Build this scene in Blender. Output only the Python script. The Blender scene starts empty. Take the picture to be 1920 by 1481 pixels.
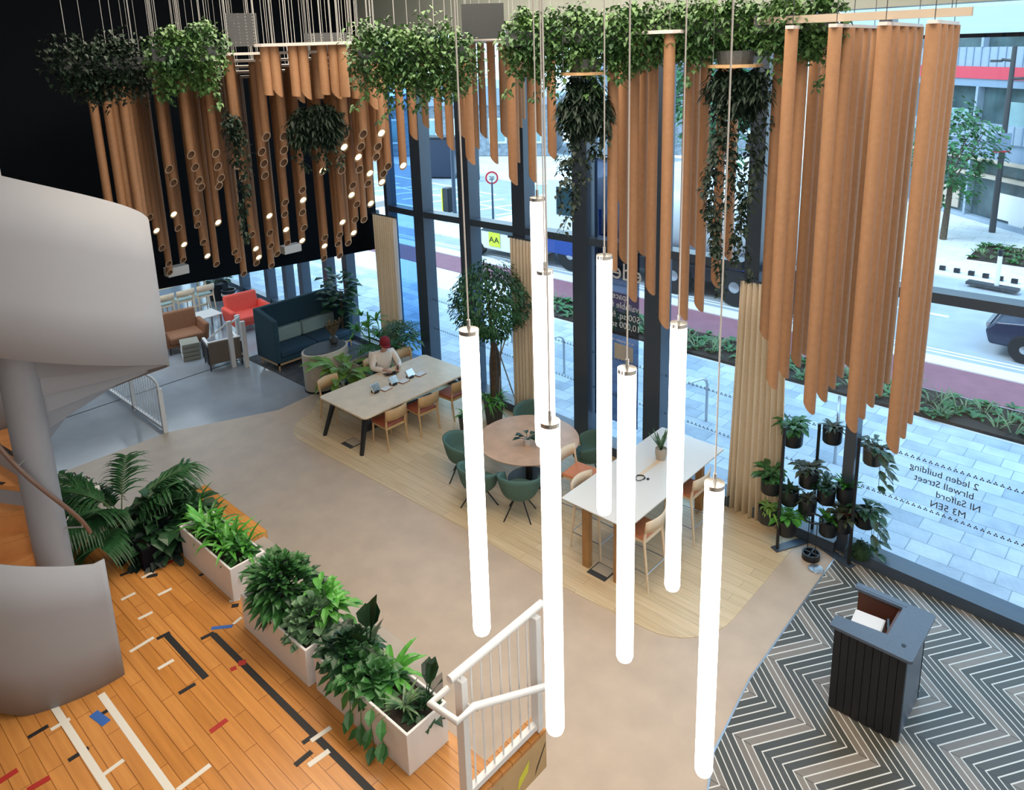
import bpy, math, random
from math import sin, cos, pi, radians as RAD, hypot, atan2
from mathutils import Vector as V, Matrix
random.seed(7)
C = bpy.context.scene.collection
S = bpy.context.scene

# ------------------------------------------------------------------ camera
CAMH = 7.0
FPX, PX, PY, YAW, PITCH, ROLL = 1432.25, 960.0, 440.185, 0.746, 0.2390, 0.0290
def basis():
    fw = V((sin(-YAW), cos(-YAW), 0)); rt = V((cos(-YAW), -sin(-YAW), 0)); up = V((0, 0, 1))
    f = cos(PITCH)*fw - sin(PITCH)*up
    d = -sin(PITCH)*fw - cos(PITCH)*up
    r2 = cos(ROLL)*rt + sin(ROLL)*d
    d2 = -sin(ROLL)*rt + cos(ROLL)*d
    return r2, d2, f
BR, BD, BF = basis()
cam = bpy.data.objects.new('camera', bpy.data.cameras.new('camera'))
C.objects.link(cam); S.camera = cam
cam.data.sensor_width = 36.0; cam.data.lens = FPX/1920*36
cam.data.shift_y = -(740.5-PY)/1920; cam.data.shift_x = 0
cam.data.clip_end = 400
M = Matrix((BR, -BD, -BF)).transposed().to_4x4(); M.translation = V((0, 0, CAMH))
cam.matrix_world = M

EYE = V((0, 0, CAMH))
def ray(x, y): return BR*((x-PX)/FPX) + BD*((y-PY)/FPX) + BF
def onz(x, y, z=0.0):
    d = ray(x, y); return EYE + d*((z-CAMH)/d.z)
def atd(x, y, dep): return EYE + ray(x, y)*dep
def onY(x, y, Y):
    d = ray(x, y); return EYE + d*(Y/d.y)
def onX(x, y, X):
    d = ray(x, y); return EYE + d*(X/d.x)
WS = -0.0504
def WY(x): return 9.847 + WS*x
def onW(x, y, off=0.0):
    d = ray(x, y); return EYE + d*((9.847+off)/(d.y-WS*d.x))
WANG = atan2(WS, 1.0)

# ------------------------------------------------------------------ materials
MATS = {}
def mat(name, col, rough=.5, metal=0., noise=0., scale=8., spec=.5, emit=None, estr=0., col2=None, bump=0., sheen=0.):
    if name in MATS: return MATS[name]
    m = bpy.data.materials.new(name); m.use_nodes = True; nt = m.node_tree
    b = nt.nodes['Principled BSDF']
    b.inputs['Base Color'].default_value = (*col, 1); b.inputs['Roughness'].default_value = rough
    b.inputs['Metallic'].default_value = metal; b.inputs['Specular IOR Level'].default_value = spec
    if emit:
        b.inputs['Emission Color'].default_value = (*emit, 1); b.inputs['Emission Strength'].default_value = estr
    if noise or col2 or bump:
        tc = nt.nodes.new('ShaderNodeTexCoord'); n = nt.nodes.new('ShaderNodeTexNoise')
        n.inputs['Scale'].default_value = scale; n.inputs['Detail'].default_value = 5
        nt.links.new(tc.outputs['Object'], n.inputs['Vector'])
        if noise or col2:
            r = nt.nodes.new('ShaderNodeValToRGB')
            c2 = col2 or tuple(min(1, c*(1+noise)) for c in col); c1 = col if col2 else tuple(c*(1-noise) for c in col)
            r.color_ramp.elements[0].position = .32; r.color_ramp.elements[1].position = .68
            r.color_ramp.elements[0].color = (*c1, 1); r.color_ramp.elements[1].color = (*c2, 1)
            nt.links.new(n.outputs['Fac'], r.inputs['Fac']); nt.links.new(r.outputs['Color'], b.inputs['Base Color'])
        if bump:
            bp = nt.nodes.new('ShaderNodeBump'); bp.inputs['Strength'].default_value = bump; bp.inputs['Distance'].default_value = .01
            nt.links.new(n.outputs['Fac'], bp.inputs['Height']); nt.links.new(bp.outputs['Normal'], b.inputs['Normal'])
    MATS[name] = m; return m

def planks(name, c1, c2, mortar, scale, bw, rh, rot=0., rough=.4, ms=.006, wood=True, bias=0.):
    m = bpy.data.materials.new(name); m.use_nodes = True; nt = m.node_tree; L = nt.links.new
    b = nt.nodes['Principled BSDF']; b.inputs['Roughness'].default_value = rough
    tc = nt.nodes.new('ShaderNodeTexCoord'); mp = nt.nodes.new('ShaderNodeMapping'); mp.inputs['Rotation'].default_value = (0, 0, rot)
    L(tc.outputs['Object'], mp.inputs['Vector'])
    br = nt.nodes.new('ShaderNodeTexBrick'); br.inputs['Scale'].default_value = scale; br.inputs['Brick Width'].default_value = bw
    br.inputs['Row Height'].default_value = rh; br.inputs['Mortar Size'].default_value = ms; br.inputs['Bias'].default_value = bias
    br.inputs['Color1'].default_value = (*c1, 1); br.inputs['Color2'].default_value = (*c2, 1); br.inputs['Mortar'].default_value = (*mortar, 1)
    br.offset = .37; br.offset_frequency = 2
    L(mp.outputs['Vector'], br.inputs['Vector'])
    n = nt.nodes.new('ShaderNodeTexNoise'); n.inputs['Scale'].default_value = 3.; n.inputs['Detail'].default_value = 6
    mp2 = nt.nodes.new('ShaderNodeMapping'); mp2.inputs['Scale'].default_value = (.6, 9, 1) if wood else (1, 1, 1); mp2.inputs['Rotation'].default_value = (0, 0, rot)
    L(tc.outputs['Object'], mp2.inputs['Vector']); L(mp2.outputs['Vector'], n.inputs['Vector'])
    mx = nt.nodes.new('ShaderNodeMix'); mx.data_type = 'RGBA'; mx.blend_type = 'OVERLAY'; mx.inputs[0].default_value = .35
    L(br.outputs['Color'], mx.inputs[6]); L(n.outputs['Fac'], mx.inputs[7]); L(mx.outputs[2], b.inputs['Base Color'])
    MATS[name] = m; return m

def chevron(name):
    m = bpy.data.materials.new(name); m.use_nodes = True; nt = m.node_tree; L = nt.links.new
    b = nt.nodes['Principled BSDF']; b.inputs['Roughness'].default_value = .45
    tc = nt.nodes.new('ShaderNodeTexCoord'); sx = nt.nodes.new('ShaderNodeSeparateXYZ'); L(tc.outputs['Object'], sx.inputs[0])
    def mt(op, a, c=None, d=None):
        n = nt.nodes.new('ShaderNodeMath'); n.operation = op
        for i, v in enumerate((a, c, d)):
            if v is None: continue
            if isinstance(v, (int, float)): n.inputs[i].default_value = v
            else: L(v, n.inputs[i])
        return n.outputs[0]
    x, y = sx.outputs[0], sx.outputs[1]
    yy = mt('DIVIDE', mt('SUBTRACT', y, 6.22), .61)
    tri = mt('PINGPONG', yy, 1.0)
    xs = mt('SUBTRACT', mt('ADD', x, mt('MULTIPLY', mt('SUBTRACT', y, 6.22), .24)), mt('MULTIPLY', tri, .556))
    u = mt('DIVIDE', mt('ADD', xs, 2.94), .1065)
    fr = mt('FRACT', mt('ADD', u, 100.)); idx = mt('FLOOR', mt('ADD', u, 100.))
    line = mt('LESS_THAN', fr, .17)
    md = mt('MODULO', mt('ADD', idx, 1.0), 6.0)
    light = mt('LESS_THAN', md, 1.5)
    kink = mt('LESS_THAN', mt('ABSOLUTE', mt('SUBTRACT', mt('FRACT', mt('ADD', yy, 100.5)), .5)), .007)
    wn = nt.nodes.new('ShaderNodeTexWhiteNoise'); wn.noise_dimensions = '1D'; L(mt('ADD', idx, mt('MULTIPLY', mt('FLOOR', yy), 37.)), wn.inputs['W'])
    ns = nt.nodes.new('ShaderNodeTexNoise'); ns.inputs['Scale'].default_value = 14; ns.inputs['Detail'].default_value = 6; L(tc.outputs['Object'], ns.inputs['Vector'])
    def mix(f, a, c):
        n = nt.nodes.new('ShaderNodeMix'); n.data_type = 'RGBA'
        if isinstance(f, (int, float)): n.inputs[0].default_value = f
        else: L(f, n.inputs[0])
        for i, v in ((6, a), (7, c)):
            if isinstance(v, tuple): n.inputs[i].default_value = (*v, 1)
            else: L(v, n.inputs[i])
        return n.outputs[2]
    dark = mix(wn.outputs['Value'], (.075, .075, .062), (.115, .112, .098))
    lt = mix(wn.outputs['Value'], (.25, .215, .18), (.33, .285, .24))
    base = mix(light, dark, lt)
    base = mix(mt('MULTIPLY', ns.outputs['Fac'], .25), base, (.05, .05, .045))
    base = mix(mt('MULTIPLY', kink, .8), base, (.04, .04, .035))
    L(mix(line, base, (.78, .76, .70)), b.inputs['Base Color'])
    MATS[name] = m; return m

def glass(name, tint=(.93, .97, 1.), refl=.05):
    m = bpy.data.materials.new(name); m.use_nodes = True; nt = m.node_tree; nt.nodes.clear()
    o = nt.nodes.new('ShaderNodeOutputMaterial'); mx = nt.nodes.new('ShaderNodeMixShader'); mx.inputs[0].default_value = refl
    t = nt.nodes.new('ShaderNodeBsdfTransparent'); t.inputs[0].default_value = (*tint, 1)
    g = nt.nodes.new('ShaderNodeBsdfGlossy'); g.inputs['Roughness'].default_value = .02
    nt.links.new(t.outputs[0], mx.inputs[1]); nt.links.new(g.outputs[0], mx.inputs[2]); nt.links.new(mx.outputs[0], o.inputs[0])
    MATS[name] = m; return m

mat('concrete', (.60, .47, .355), .42, noise=.07, scale=2.6, bump=.05)
mat('polished', (.33, .355, .385), .14, noise=.12, scale=1.2)
mat('ledge', (.36, .32, .28), .6, noise=.08, scale=2)
planks('oak', (.76, .60, .38), (.66, .51, .31), (.44, .33, .20), 1.0, 1.6, .16, rot=pi/2*0, rough=.35, ms=.003)
planks('gym', (.60, .27, .075), (.50, .21, .05), (.24, .09, .02), 1.0, .95, .105, rough=.25, ms=.003)
chevron('chev')
planks('paving', (.60, .65, .70), (.36, .42, .49), (.26, .31, .36), 1.0, .55, .33, rough=.6, ms=.007, wood=False)
planks('paving2', (.80, .78, .76), (.70, .69, .68), (.50, .50, .50), 1.0, .9, .6, rough=.6, ms=.01, wood=False)
glass('glass'); glass('film', (.12, .14, .20), .04); glass('glassblue', (.24, .44, .72), .06)
mat('mull', (.05, .07, .10), .32, noise=.05, scale=3)
mat('mullb', (.06, .085, .12), .3)
mat('colpale', (.42, .50, .58), .5, noise=.04)
mat('black', (.003, .004, .008), .6, spec=.12)
mat('darkgreen', (.0022, .004, .0065), .7, spec=.08)
mat('bulk', (.36, .40, .37), .6, noise=.04, scale=2)
mat('white', (.78, .78, .78), .35)
mat('offwhite', (.68, .67, .65), .45)
mat('sheet', (.31, .325, .36), .6, noise=.015, scale=3)
mat('raft', (.74, .69, .66), .6)
mat('tube', (.40, .21, .105), .62, noise=.06, scale=20); mat('tuberim', (.62, .48, .34), .7)
mat('tubein', (.16, .085, .045), .8)  # bore colour darkened to stand in for shade inside the tubes
mat('wire', (.36, .37, .37), .4, metal=.3)
mat('cable', (.62, .58, .54), .5)
mat('chrome', (.62, .60, .57), .25, metal=.8)
mat('steel', (.50, .52, .54), .3, metal=.8)
mat('lampglow', (1, 1, 1), .5, emit=(1, .965, .90), estr=6.5)
mat('bulbglow', (1, .8, .5), .5, emit=(1, .74, .36), estr=3.0)
mat('soil', (.03, .022, .015), .9, noise=.3, scale=30)
mat('blackmetal', (.012, .014, .018), .4)
mat('darkgrey', (.05, .055, .06), .5)
mat('trough', (.09, .10, .105), .5, noise=.25, scale=60)
mat('leather', (.36, .095, .05), .45, noise=.08, scale=12)
mat('leather2', (.62, .22, .10), .5, noise=.06, scale=12)
mat('ply', (.62, .40, .20), .4, noise=.07, scale=6)
mat('plyp', (.84, .67, .48), .4, noise=.06, scale=6)
mat('pinkwood', (.66, .42, .28), .35, noise=.1, scale=5)
mat('laminate', (.80, .78, .74), .3)
mat('woodleg', (.42, .22, .08), .45, noise=.1, scale=8)
mat('greenfab', (.085, .17, .145), .85, noise=.08, scale=60)
mat('teal', (.018, .055, .078), .9, noise=.12, scale=80)
mat('tealseat', (.022, .060, .10), .9, noise=.12, scale=80)
mat('sage', (.27, .37, .36), .9, noise=.08, scale=60)
mat('brownfab', (.27, .12, .06), .8, noise=.1, scale=30)
mat('coral', (.86, .11, .075), .8, noise=.06, scale=30)
mat('taupe', (.17, .13, .10), .8, noise=.08, scale=40)
mat('cream', (.62, .55, .46), .7, noise=.05, scale=10)
mat('curtain', (.82, .71, .55), .9, noise=.05, scale=40)
mat('rug', (.07, .07, .075), .95, noise=.35, scale=5)
mat('blueleaf', (.010, .042, .018), .4, noise=.5, scale=5)
mat('leafd', (.016, .058, .022), .4, noise=.5, scale=5)
mat('leafm', (.034, .135, .032), .42, noise=.45, scale=5)
mat('leafb', (.075, .30, .04), .4, noise=.35, scale=5)
mat('leafy', (.16, .30, .05), .45, noise=.35, scale=5)
mat('leafp', (.10, .20, .10), .45, noise=.4, scale=8)
mat('leafv', (.035, .11, .035), .4, col2=(.20, .30, .16), scale=14)
mat('leafr', (.06, .045, .035), .45, col2=(.05, .10, .04), scale=12)
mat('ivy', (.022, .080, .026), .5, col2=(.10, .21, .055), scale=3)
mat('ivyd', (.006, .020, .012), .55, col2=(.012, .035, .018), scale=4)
mat('moss', (.02, .055, .02), .9, noise=.5, scale=20)
mat('bark', (.10, .07, .045), .8, noise=.3, scale=12)
mat('stemg', (.06, .11, .03), .6)
mat('skin', (.62, .33, .23), .55)
mat('maroon', (.22, .012, .022), .85)
mat('knit', (.85, .76, .67), .9, noise=.04, scale=60)
mat('denim', (.03, .04, .07), .9)
mat('screen', (.012, .014, .018), .2)
mat('paper', (.82, .80, .78), .7)
mat('deskdark', (.012, .013, .018), .45, noise=.2, scale=60)
mat('desktop', (.09, .12, .17), .28, noise=.12, scale=80)
mat('deskwood', (.10, .035, .02), .35)
mat('red', (.62, .03, .04), .6)
mat('redtape', (.38, .02, .015), .6)
mat('blacktape', (.012, .012, .014), .6)
mat('whitetape', (.72, .70, .64), .6)
mat('bluetape', (.03, .12, .42), .6)
mat('yellow', (.80, .78, .05), .5)
mat('yellowtape', (.70, .66, .06), .6)
mat('asphalt', (.36, .39, .42), .8, noise=.08, scale=1.5)
mat('cyclered', (.25, .105, .13), .8, noise=.08, scale=3)
mat('kerb', (.72, .71, .70), .7)
mat('roadpaint', (.86, .87, .86), .6)
mat('cladding', (.30, .37, .45), .5, noise=.04, scale=5)
mat('claddingd', (.22, .30, .40), .5)
mat('redband', (.62, .06, .09), .5)
mat('bwindow', (.06, .10, .11), .15, noise=.5, scale=.9)
mat('bwindow2', (.25, .38, .40), .2, noise=.3, scale=.6)
mat('soffit', (.42, .50, .52), .6)
mat('carwhite', (.80, .80, .78), .25)
mat('cardark', (.02, .03, .06), .2)
mat('carglass', (.03, .06, .07), .1)
mat('truckblue', (.02, .07, .30), .35)
mat('trucktank', (.55, .58, .60), .35)
mat('tyre', (.015, .015, .017), .8)
mat('lime', (.72, .85, .06), .5)
mat('brickgrey', (.25, .29, .33), .8, noise=.3, scale=4)
mat('ficusleaf', (.04, .13, .045), .45, noise=.55, scale=2.5); mat('treeleaf', (.05, .17, .06), .5, noise=.5, scale=1.5)
mat('grass', (.07, .15, .06), .6, col2=(.20, .26, .12), scale=2)
mat('terra', (.50, .42, .33), .8)
mat('sackgrey', (.30, .29, .24), .8)

# ------------------------------------------------------------------ mesh builder
class MB:
    def __init__(s): s.v = []; s.f = []; s.T = Matrix()
    def add(s, vs, fs):
        o = len(s.v); T = s.T
        s.v += [T @ V(p) for p in vs]; s.f += [tuple(i+o for i in f) for f in fs]
    def box(s, a, b, rz=0., c=None):
        x0, y0, z0 = a; x1, y1, z1 = b
        vs = [(x0, y0, z0), (x1, y0, z0), (x1, y1, z0), (x0, y1, z0), (x0, y0, z1), (x1, y0, z1), (x1, y1, z1), (x0, y1, z1)]
        if rz:
            cx, cy = c if c else ((x0+x1)/2, (y0+y1)/2)
            vs = [(cx+(x-cx)*cos(rz)-(y-cy)*sin(rz), cy+(x-cx)*sin(rz)+(y-cy)*cos(rz), z) for x, y, z in vs]
        s.add(vs, [(3, 2, 1, 0), (4, 5, 6, 7), (0, 1, 5, 4), (1, 2, 6, 5), (2, 3, 7, 6), (3, 0, 4, 7)]); return s
    def cbox(s, c, d, rz=0.): return s.box([c[i]-d[i]/2 for i in range(3)], [c[i]+d[i]/2 for i in range(3)], rz)
    def prism(s, poly, z0, z1):
        n = len(poly); vs = [(p[0], p[1], z0) for p in poly]+[(p[0], p[1], z1) for p in poly]
        s.add(vs, [tuple(range(n-1, -1, -1)), tuple(range(n, 2*n))]+[(i, (i+1) % n, n+(i+1) % n, n+i) for i in range(n)]); return s
    def profile(s, pts, y0, y1):          # closed xz outline extruded along y
        n = len(pts); vs = [(p[0], y0, p[1]) for p in pts]+[(p[0], y1, p[1]) for p in pts]
        s.add(vs, [tuple(range(n)), tuple(range(2*n-1, n-1, -1))]+[((i+1) % n, i, n+i, n+(i+1) % n) for i in range(n)]); return s
    def tube(s, pts, r, n=8, cap=True):
        pts = [V(p) for p in pts]; rs = r if isinstance(r, (list, tuple)) else [r]*len(pts)
        rings = []; prev = None
        for i, p in enumerate(pts):
            t = (pts[min(i+1, len(pts)-1)]-pts[max(i-1, 0)]).normalized()
            if prev is None:
                a = t.cross(V((0, 0, 1)) if abs(t.z) < .9 else V((1, 0, 0))).normalized()
            else:
                a = (prev - t*prev.dot(t)).normalized()
            prev = a; b = t.cross(a)
            rings.append([p+(a*cos(2*pi*k/n)+b*sin(2*pi*k/n))*rs[i] for k in range(n)])
        vs = [q for rg in rings for q in rg]; fs = []
        for i in range(len(pts)-1):
            for k in range(n): fs.append((i*n+k, i*n+(k+1) % n, (i+1)*n+(k+1) % n, (i+1)*n+k))
        if cap: fs += [tuple(range(n-1, -1, -1)), tuple((len(pts)-1)*n+k for k in range(n))]
        s.add(vs, fs); return s
    def lathe(s, prof, c=(0, 0, 0), n=24, sx=1., sy=1.):
        vs = []; fs = []
        for r, z in prof:
            for k in range(n): vs.append((c[0]+r*sx*cos(2*pi*k/n), c[1]+r*sy*sin(2*pi*k/n), c[2]+z))
        for i in range(len(prof)-1):
            for k in range(n): fs.append((i*n+k, i*n+(k+1) % n, (i+1)*n+(k+1) % n, (i+1)*n+k))
        fs += [tuple(range(n-1, -1, -1)), tuple((len(prof)-1)*n+k for k in range(n))]
        s.add(vs, fs); return s
    def sheet(s, rows):                     # grid of points
        m = len(rows[0]); vs = [p for r in rows for p in r]; fs = []
        for i in range(len(rows)-1):
            for k in range(m-1): fs.append((i*m+k, i*m+k+1, (i+1)*m+k+1, (i+1)*m+k))
        s.add(vs, fs); return s
    def leaf(s, p, d, L, W, droop=.3, fold=.15, shape=(.8, 1.)):
        p = V(p); d = V(d).normalized(); sd = d.cross(V((0, 0, 1)))
        if sd.length < .05: sd = V((cos(p.x*50), sin(p.x*50), 0))
        sd.normalize(); up = sd.cross(d)
        def st(t, w):
            c = p+d*(L*t)-V((0, 0, 1))*(droop*L*t*t)
            return [c+sd*(W*w/2)+up*(fold*W*w), c, c-sd*(W*w/2)+up*(fold*W*w)]
        a = st(.3, shape[0]); b = st(.65, shape[1]); tip = p+d*L-V((0, 0, 1))*(droop*L)
        s.add([p]+a+b+[tip], [(0, 1, 2), (0, 2, 3), (1, 4, 5, 2), (2, 5, 6, 3), (4, 7, 5), (5, 7, 6)])
    def blade(s, p, d, L, W, droop=.5, n=5):
        p = V(p); d = V(d).normalized(); sd = d.cross(V((0, 0, 1)))
        if sd.length < .05: sd = V((1, 0, 0))
        sd.normalize(); vs = []; fs = []
        for i in range(n+1):
            t = i/n; c = p+d*(L*t)-V((0, 0, 1))*(droop*L*t*t); w = W*(1-t)**.6*(.55+.45*min(1, t*4))/2
            vs += [c+sd*w, c-V((0, 0, 1))*w*.3, c-sd*w]
        for i in range(n):
            o = i*3; fs += [(o, o+3, o+4, o+1), (o+1, o+4, o+5, o+2)]
        s.add(vs, fs)
    def build(s, name, m, parent=None, smooth=False, bevel=0., seg=2, solid=0., auto=None):
        me = bpy.data.meshes.new(name); me.from_pydata([tuple(q) for q in s.v], [], s.f); me.update()
        o = bpy.data.objects.new(name, me); C.objects.link(o)
        if m: me.materials.append(MATS[m] if isinstance(m, str) else m)
        if smooth:
            for p in me.polygons: p.use_smooth = True
            try: me.set_sharp_from_angle(angle=RAD(auto or 40))
            except Exception: pass
        if solid:
            q = o.modifiers.new('s', 'SOLIDIFY'); q.thickness = solid; q.offset = 0
        if bevel:
            q = o.modifiers.new('b', 'BEVEL'); q.width = bevel; q.segments = seg; q.limit_method = 'ANGLE'
            if seg > 2:
                for p in me.polygons: p.use_smooth = True
                try: me.set_sharp_from_angle(angle=RAD(80))
                except Exception: pass
        if hasattr(s, 'mi'):
            for x in s.mm: me.materials.append(MATS[x])
            for q, i in zip(me.polygons, s.mi): q.material_index = i
        if parent is not None:
            o.parent = parent
        return o

def thing(name, label, cat, loc=(0, 0, 0), rz=0., group=None):
    o = bpy.data.objects.new(name, None); C.objects.link(o); o.empty_display_size = .1
    o.location = loc; o.rotation_euler = (0, 0, rz); o['label'] = label; o['category'] = cat
    if group: o['group'] = group
    return o
def tag(o, label, cat, group=None, kind=None):
    o['label'] = label; o['category'] = cat
    if group: o['group'] = group
    if kind: o['kind'] = kind
    return o
def struct(name, mb, m, parent=None, **k):
    o = mb.build(name, m, parent, **k)
    if parent is None: o['kind'] = 'structure'
    return o
def dup(root, loc, rz, label, group=None):
    r = root.copy(); C.objects.link(r); r.location = loc; r.rotation_euler = (0, 0, rz); r['label'] = label
    if group: r['group'] = group
    for ch in list(root.children):
        c = ch.copy(); C.objects.link(c); c.parent = r
        for g in ch.children:
            d = g.copy(); C.objects.link(d); d.parent = c
    return r
ONES = ['', 'first', 'second', 'third', 'fourth', 'fifth', 'sixth', 'seventh', 'eighth', 'ninth', 'tenth', 'eleventh', 'twelfth', 'thirteenth', 'fourteenth',
        'fifteenth', 'sixteenth', 'seventeenth', 'eighteenth', 'nineteenth']
TENS = {2: ('twenty', 'twentieth'), 3: ('thirty', 'thirtieth'), 4: ('forty', 'fortieth'), 5: ('fifty', 'fiftieth'), 6: ('sixty', 'sixtieth'), 7: ('seventy', 'seventieth'), 8: ('eighty', 'eightieth'), 9: ('ninety', 'ninetieth')}
def nth(n):
    if n < 20: return ONES[n]
    t, o = divmod(n, 10)
    return TENS[t][1] if o == 0 else TENS[t][0]+'-'+ONES[o]
def rnd(a, b): return random.uniform(a, b)
def text_mesh(name, body, size, m, parent, loc, mirror=False, rz=0., extr=.002, align='CENTER'):
    cu = bpy.data.curves.new(name, 'FONT'); cu.body = body; cu.size = size; cu.extrude = extr; cu.align_x = align; cu.resolution_u = 3
    t = bpy.data.objects.new(name, cu); C.objects.link(t)
    bpy.context.view_layer.update()
    dg = bpy.context.evaluated_depsgraph_get(); me = bpy.data.meshes.new_from_object(t.evaluated_get(dg))
    bpy.data.objects.remove(t)
    sx = -1 if mirror else 1
    for q in me.vertices: x, y, z = q.co; q.co = (sx*x, -z, y)      # stand upright facing -y
    me.materials.clear(); me.materials.append(MATS[m])
    o = bpy.data.objects.new(name, me); C.objects.link(o); o.location = loc; o.rotation_euler = (0, 0, rz)
    if parent is not None: o.parent = parent
    return o
def MW(t):                                   # builder fed with world points for the parts of thing t
    m = MB(); m.T = (Matrix.Translation(t.location) @ Matrix.Rotation(t.rotation_euler[2], 4, 'Z')).inverted(); return m
def wloc(t, p): return (Matrix.Translation(t.location) @ Matrix.Rotation(t.rotation_euler[2], 4, 'Z')).inverted() @ V(p)

# ------------------------------------------------------------------ the shell
def wp(x, z, off=0.): return (x, WY(x)+off, z)
struct('floor', MB().prism([(-14.1, -4), (2.2, -4), (2.2, WY(2.2)), (-13.2, WY(-13.2)), (-13.35, 8.15), (-13.25, 7.2), (-14.1, 5.3)], -.1, 0), 'concrete')
struct('floor_polished', MB().prism([(-27, -4), (-14.1, -4), (-14.1, 5.3), (-13.25, 7.2), (-13.35, 8.15), (-13.2, WY(-13.2)), (-27, WY(-27))], -.1, .0), 'polished')
struct('trim_1', MB().prism([(-16.36, 3), (-16.33, 3), (-16.33, 8.15), (-16.36, 8.15)], 0, .006), 'darkgrey')
# oak island with rounded ends
poly = [(-3.58, WY(-3.58)), (-3.58, 7.75)]
for i in range(1, 9):
    a = i/8*pi/2; poly.append((-3.58-.75*(1-cos(a)), 7.75-.85*sin(a)))
poly += [(-5.5, 6.83), (-7.5, 6.87), (-11.2, 6.78)]
for i in range(1, 7):
    a = i/6*pi/2; poly.append((-11.7-.9*sin(a), 6.75+.8*(1-cos(a))))
poly += [(-13.2, 8.15), (-13.2, WY(-13.2))]
struct('floor_oak', MB().prism(poly[::-1], 0, .006), 'oak')
struct('floor_chevron', MB().prism([(-3.05, WY(-3.05)), (-3.0, 7.0), (-2.86, 5.9), (-2.6, 5.2), (-2.3, 4.0), (2.2, 4.0), (2.2, WY(2.2))][::-1], 0, .006), 'chev')
struct('trim_2', MB().prism([(-3.07, WY(-3.07)), (-3.02, 7.0), (-2.88, 5.9), (-2.62, 5.2), (-2.32, 4.0), (-2.30, 4.0), (-2.6, 5.2), (-2.86, 5.9), (-3.0, 7.0), (-3.05, WY(-3.05))], 0, .012), 'steel')
# walls and ceilings
m = MB(); yy = WY(-14); m.add([(-14.25, -4.2, 3.44), (-14.0, -4.2, 3.44), (-14.0, yy, 2.56), (-14.25, yy, 2.56), (-14.25, -4.2, 9.2), (-14.0, -4.2, 9.2), (-14.0, yy, 9.2), (-14.25, yy, 9.2)],
      [(3, 2, 1, 0), (4, 5, 6, 7), (0, 1, 5, 4), (1, 2, 6, 5), (2, 3, 7, 6), (3, 0, 4, 7)]); struct('wall_back', m, 'darkgreen')
m = MB(); m.box((-27.2, -4.2, 0), (2.4, -4.0, 9.2)); struct('wall_front', m, 'black')
m = MB(); m.box((2.2, -4, 0), (2.4, 10.2, 9.2)); struct('wall_right', m, 'offwhite')
m = MB(); m.box((-27.4, -4, 0), (-27.0, WY(-27)+.2, 3.6)); struct('wall_lounge', m, 'offwhite')
m = MB(); m.box((-27.2, -4, 3.46), (-14.25, WY(-27)+.1, 3.6)); struct('ceiling_lounge', m, 'offwhite')
m = MB(); m.box((-14.25, -4.2, 9.0), (2.4, 10.8, 9.2)); struct('ceiling', m, 'bulk')
m = MB(); x0, x1 = -14.0, 2.3
m.add([wp(x0, 7.28, -.15), wp(x1, 7.38, -.15), wp(x1, 7.38, .25), wp(x0, 7.28, .25), wp(x0, 9, -.15), wp(x1, 9, -.15), wp(x1, 9, .25), wp(x0, 9, .25)],
      [(3, 2, 1, 0), (4, 5, 6, 7), (0, 1, 5, 4), (1, 2, 6, 5), (2, 3, 7, 6), (3, 0, 4, 7)])
struct('wall_window', m, 'bulk')
def tz(x): return 3.52 + (x+13.9)*.0305        # underside of the transom rail
MX = [-12.24, -10.75, -9.23, -7.76, -6.24, -4.57, -3.04, 1.3]
m = MB(); m.box((-13.47, -.12, 0), (-13.36, .14, 7.3)).box((-13.36, -.10, 0), (-12.41, .12, .17)).box((-13.36, -.10, tz(-12.9)), (-12.41, .12, tz(-12.9)+.13)); o = struct('window_18', m, 'mull')
for q in o.data.vertices: q.co.y += WY(q.co.x)
g = MB(); g.add([wp(-13.36, .17), wp(-12.41, .17), wp(-12.41, 7.3), wp(-13.36, 7.3)], [(0, 1, 2, 3)]); g.build('blue_pane', 'glassblue', o)
for i, x in enumerate(MX):
    w, d = (.115 if i == 5 else .165, .10)
    m = MB(); m.box((x-w, -.14, 0), (x+w, .16, 7.3)); 
    if i < 6 or i == 7: pass
    else: m = MB(); m.box((x-.075, -.10, 0), (x+.075, .12, 7.3))
    o = struct('trim_%d' % (i+3), m, 'mull')
    for q in o.data.vertices: q.co.y += WY(q.co.x)
EDG = [-12.52]+MX
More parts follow.
